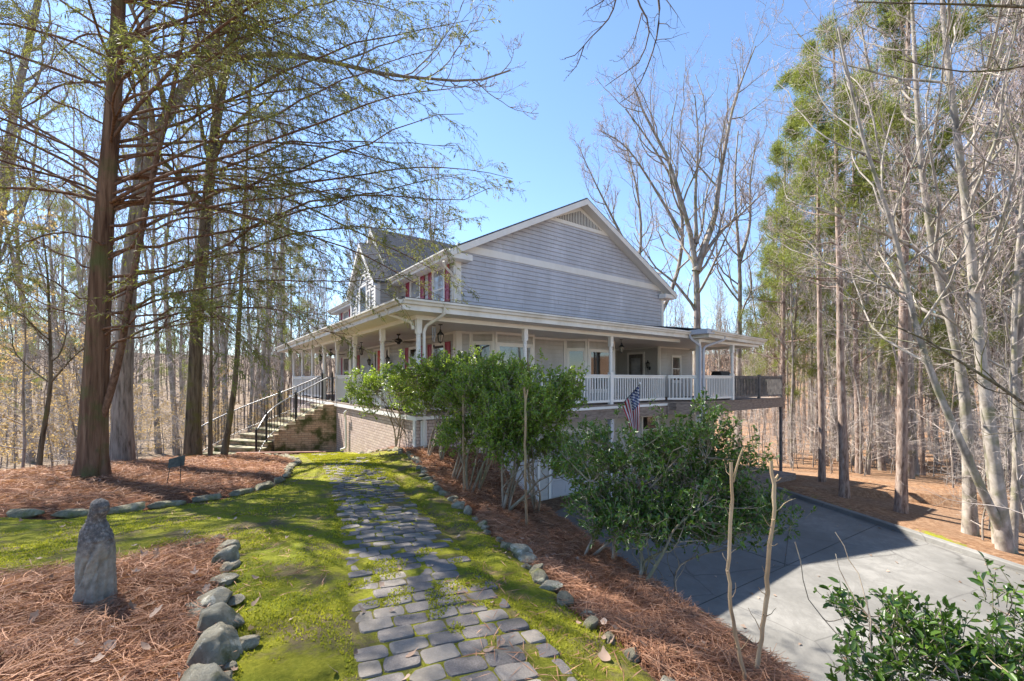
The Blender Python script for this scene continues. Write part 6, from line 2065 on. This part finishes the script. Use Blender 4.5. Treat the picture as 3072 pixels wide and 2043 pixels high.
def straw_obj(label, sets):
    Vs, Fs, o_ = [], [], 0
    for a in sets:
        V, F_ = straw(*a); Vs.append(V); Fs.append(F_ + o_); o_ += len(V)
    tag(np_mesh('pine_straw', np.concatenate(Vs), np.concatenate(Fs), M['straw']), label, 'pine straw', kind='stuff')
M['straw'] = leafmat('pine_straw', (.19, .075, .038), (.58, .32, .19), .65, .15, .3, 3)
straw_obj('red brown pine straw heaped in the statue bed', [(26000, (-5.6, -1.2, .9, 4.4), 'statue', .17, .0032, 401, .05)])
straw_obj('pine straw spread under the cedar', [(26000, (-13, -3.8, 5.0, 13.2), 'left', .17, .0042, 402, .05)])
straw_obj('orange pine straw on the bed sloping to the driveway', [(26000, (-.4, 2.0, 1.2, 6.0), 'right', .17, .0032, 403, .05), (20000, (-4.6, 1.2, 6.0, 13), 'right', .17, .004, 404, .05)])

def lawn_litter():
    g = np.random.default_rng(430); n = 5200
    y = 1.3 + 10 * g.random(n) ** 1.6; x = g.uniform(-1.1, .4, n) * y * 1.1
    k = (poly_sd(BORDER, x, y) < 0) & (poly_sd(SBED, x, y) > 0) & (poly_sd(LBED, x, y) > 0)
    bias = vnoise(x, y, .8, 51) + .35 * np.exp(-np.abs(poly_sd(BORDER, x, y)) * 4) + .3 * np.exp(-np.abs(poly_sd(SBED, x, y)) * 5)
    k &= bias > .05
    x, y = x[k], y[k]; n = len(x); a = g.uniform(0, 6.28, n)
    C = np.stack([x, y, surf_z(x, y) + .014], -1); A = unit(np.stack([np.cos(a), np.sin(a), g.normal(size=n) * .12], -1)); S = unit(np.stack([-np.sin(a), np.cos(a), g.normal(size=n) * .3], -1))
    V, F_ = quads_at(C, A, S, g.uniform(.003, .006, n) * (1 + y * .08), g.uniform(.05, .17, n), .3)
    tag(np_mesh('fallen_needles', V, F_, M['straw']), 'loose needles and bits of bark strewn thinly over the moss', 'needles', kind='stuff')
lawn_litter()

def drive_litter():
    g = np.random.default_rng(431); n = 700
    x = g.uniform(1.2, 11, n); y = g.uniform(2.2, 15, n)
    e1 = poly_sd(EDGE, x, y); k1 = poly_sd(KERB, x, y)
    k = (e1 > .15) & (k1 < -.1) & (g.random(n) < .12 + .9 * np.exp(-e1 * 2.2) + .7 * np.exp(k1 * 3))
    x, y = x[k], y[k]; n = len(x); a = g.uniform(0, 6.28, n)
    C = np.stack([x, y, np.full(n, DRIVE_Z + .006)], -1); A = unit(np.stack([np.cos(a), np.sin(a), g.uniform(0, .3, n)], -1)); S = unit(np.stack([-np.sin(a), np.cos(a), g.normal(size=n) * .3], -1))
    V, F_ = quads_at(C, A, S, g.uniform(.03, .07, n), g.uniform(.05, .12, n), .3)
    tag(np_mesh('driveway_leaves', V, F_, M['deadleaf']), 'dead leaves blown across the concrete driveway', 'leaves', kind='stuff')
M['deadleaf'] = leafmat('curled_dead_leaf', (.20, .12, .08), (.46, .35, .28), .8, .15, .2)
drive_litter()

def moss_tufts():
    g = np.random.default_rng(410)
    n = 150000
    y = 1.2 + 8.0 * g.random(n) ** 1.7; x = g.uniform(-1.05, .42, n) * y * 1.18
    ok_ = (poly_sd(BORDER, x, y) < .05) & (poly_sd(LBED, x, y) > .03) & (poly_sd(SBED, x, y) > -.02)
    pd = np.abs(poly_sd(PATH, x, y))
    ok_ &= (pd > .50) | (g.random(n) < .0)
    dens = vnoise(x, y, .55, 41) + .6 * vnoise(x, y, .17, 42)
    ok_ &= dens > -.08
    x = x[ok_]; y = y[ok_]; dens = dens[ok_]; n = len(x)
    z = surf_z(x, y) - .004
    C = np.stack([x, y, z], -1)
    A = unit(np.array([0, 0, .8]) + g.normal(size=(n, 3)) * .55)
    S = unit(np.cross(A, g.normal(size=(n, 3))))
    h = g.uniform(.010, .026, n) * (1 + np.clip(dens, 0, 1)); w = g.uniform(.004, .008, n) * (1 + y * .18)
    V, F_ = quads_at(C, A, S, w, h)
    tag(np_mesh('moss', V, F_, M['mossleaf']), 'yellow green moss and short grass carpeting the lawn', 'moss', kind='stuff')
M['mossleaf'] = leafmat('moss_blades', (.17, .19, .02), (.46, .45, .05), .8, .35, .2, 2.2)
moss_tufts()
def joint_moss():
    """moss creeping over the joints and edges of the cobbles"""
    g = np.random.default_rng(412)
    n = 90000
    t = g.random(n) ** 1.25
    pcf = resample(PATH, .05); i = (t * (len(pcf) - 2)).astype(int)
    d = unit(pcf[i + 1] - pcf[i]); nr = np.stack([d[:, 1], -d[:, 0]], -1)
    u = g.uniform(-.56, .56, n)
    p = pcf[i] + nr * u[:, None] + d * g.uniform(0, .05, n)[:, None]
    x, y = p[:, 0], p[:, 1]
    patch = vnoise(x, y, .5, 44) + .7 * vnoise(x, y, .16, 45) + .11 * np.clip(y - 5, 0, 4) - .10
    k = (patch > .14)
    x, y = x[k], y[k]; n = len(x)
    z = surf_z(x, y) + .008
    C = np.stack([x, y, z], -1)
    A = unit(np.array([0, 0, .6]) + g.normal(size=(n, 3)) * .7); S = unit(np.cross(A, g.normal(size=(n, 3))))
    V, F_ = quads_at(C, A, S, g.uniform(.006, .010, n) * (1 + y * .15), g.uniform(.010, .022, n))
    tag(np_mesh('path_moss', V, F_, M['mossleaf']), 'moss growing over the cobbles of the path', 'moss', kind='stuff')
joint_moss()

def dead_leaves():
    g = np.random.default_rng(420)
    n = 900
    y = 1.4 + 11 * g.random(n) ** 1.5; x = g.uniform(-1.15, .45, n) * y * 1.1
    e_ = poly_sd(EDGE, x, y); k = e_ < -.1
    # fewer on the open moss, more in the beds and beside the stones
    b_ = poly_sd(BORDER, x, y); s_ = poly_sd(SBED, x, y)
    k &= (g.random(n) < .35) | (b_ > -.15) | (s_ < .15)
    x, y = x[k], y[k]; n = len(x)
    Vs, Fs = [], []
    z = surf_z(x, y) + np.where(poly_sd(SBED, x, y) < 0, .055, np.where(poly_sd(BORDER, x, y) > 0, .055, .012))
    for i in range(n):
        s = g.uniform(.014, .042) * (1.2 if g.random() < .12 else .9); a = g.uniform(0, 6.28); curl = g.uniform(.2, .7); tilt = g.normal(size=2) * .45; lob = g.uniform(.05, .3); lk = int(g.integers(2, 6)); ph = g.uniform(0, 6); asp = g.uniform(.45, .95)
        out = []
        for j in range(14):
            th = 2 * math.pi * j / 14
            r = s * (.75 + lob * math.cos(lk * th + ph)) * (1.2 if j == 0 else 1) * g.uniform(.8, 1.15)
            lx, ly = r * math.cos(th), r * asp * math.sin(th)
            out.append((x[i] + lx * math.cos(a) - ly * math.sin(a), y[i] + lx * math.sin(a) + ly * math.cos(a), z[i] + curl * (lx * lx + ly * ly) / s * .9 + tilt[0] * lx + tilt[1] * ly + .006))
        c = (x[i], y[i], z[i] + .004)
        o_ = len(Vs); Vs += [c] + out
        Fs += [(o_, o_ + 1 + j, o_ + 1 + (j + 1) % 14) for j in range(14)]
    tag(np_mesh('fallen_leaves', np.array(Vs), np.array(Fs), M['deadleaf'], smooth=True), 'curled tan and grey leaves scattered over beds and moss', 'leaves', kind='stuff')
dead_leaves()
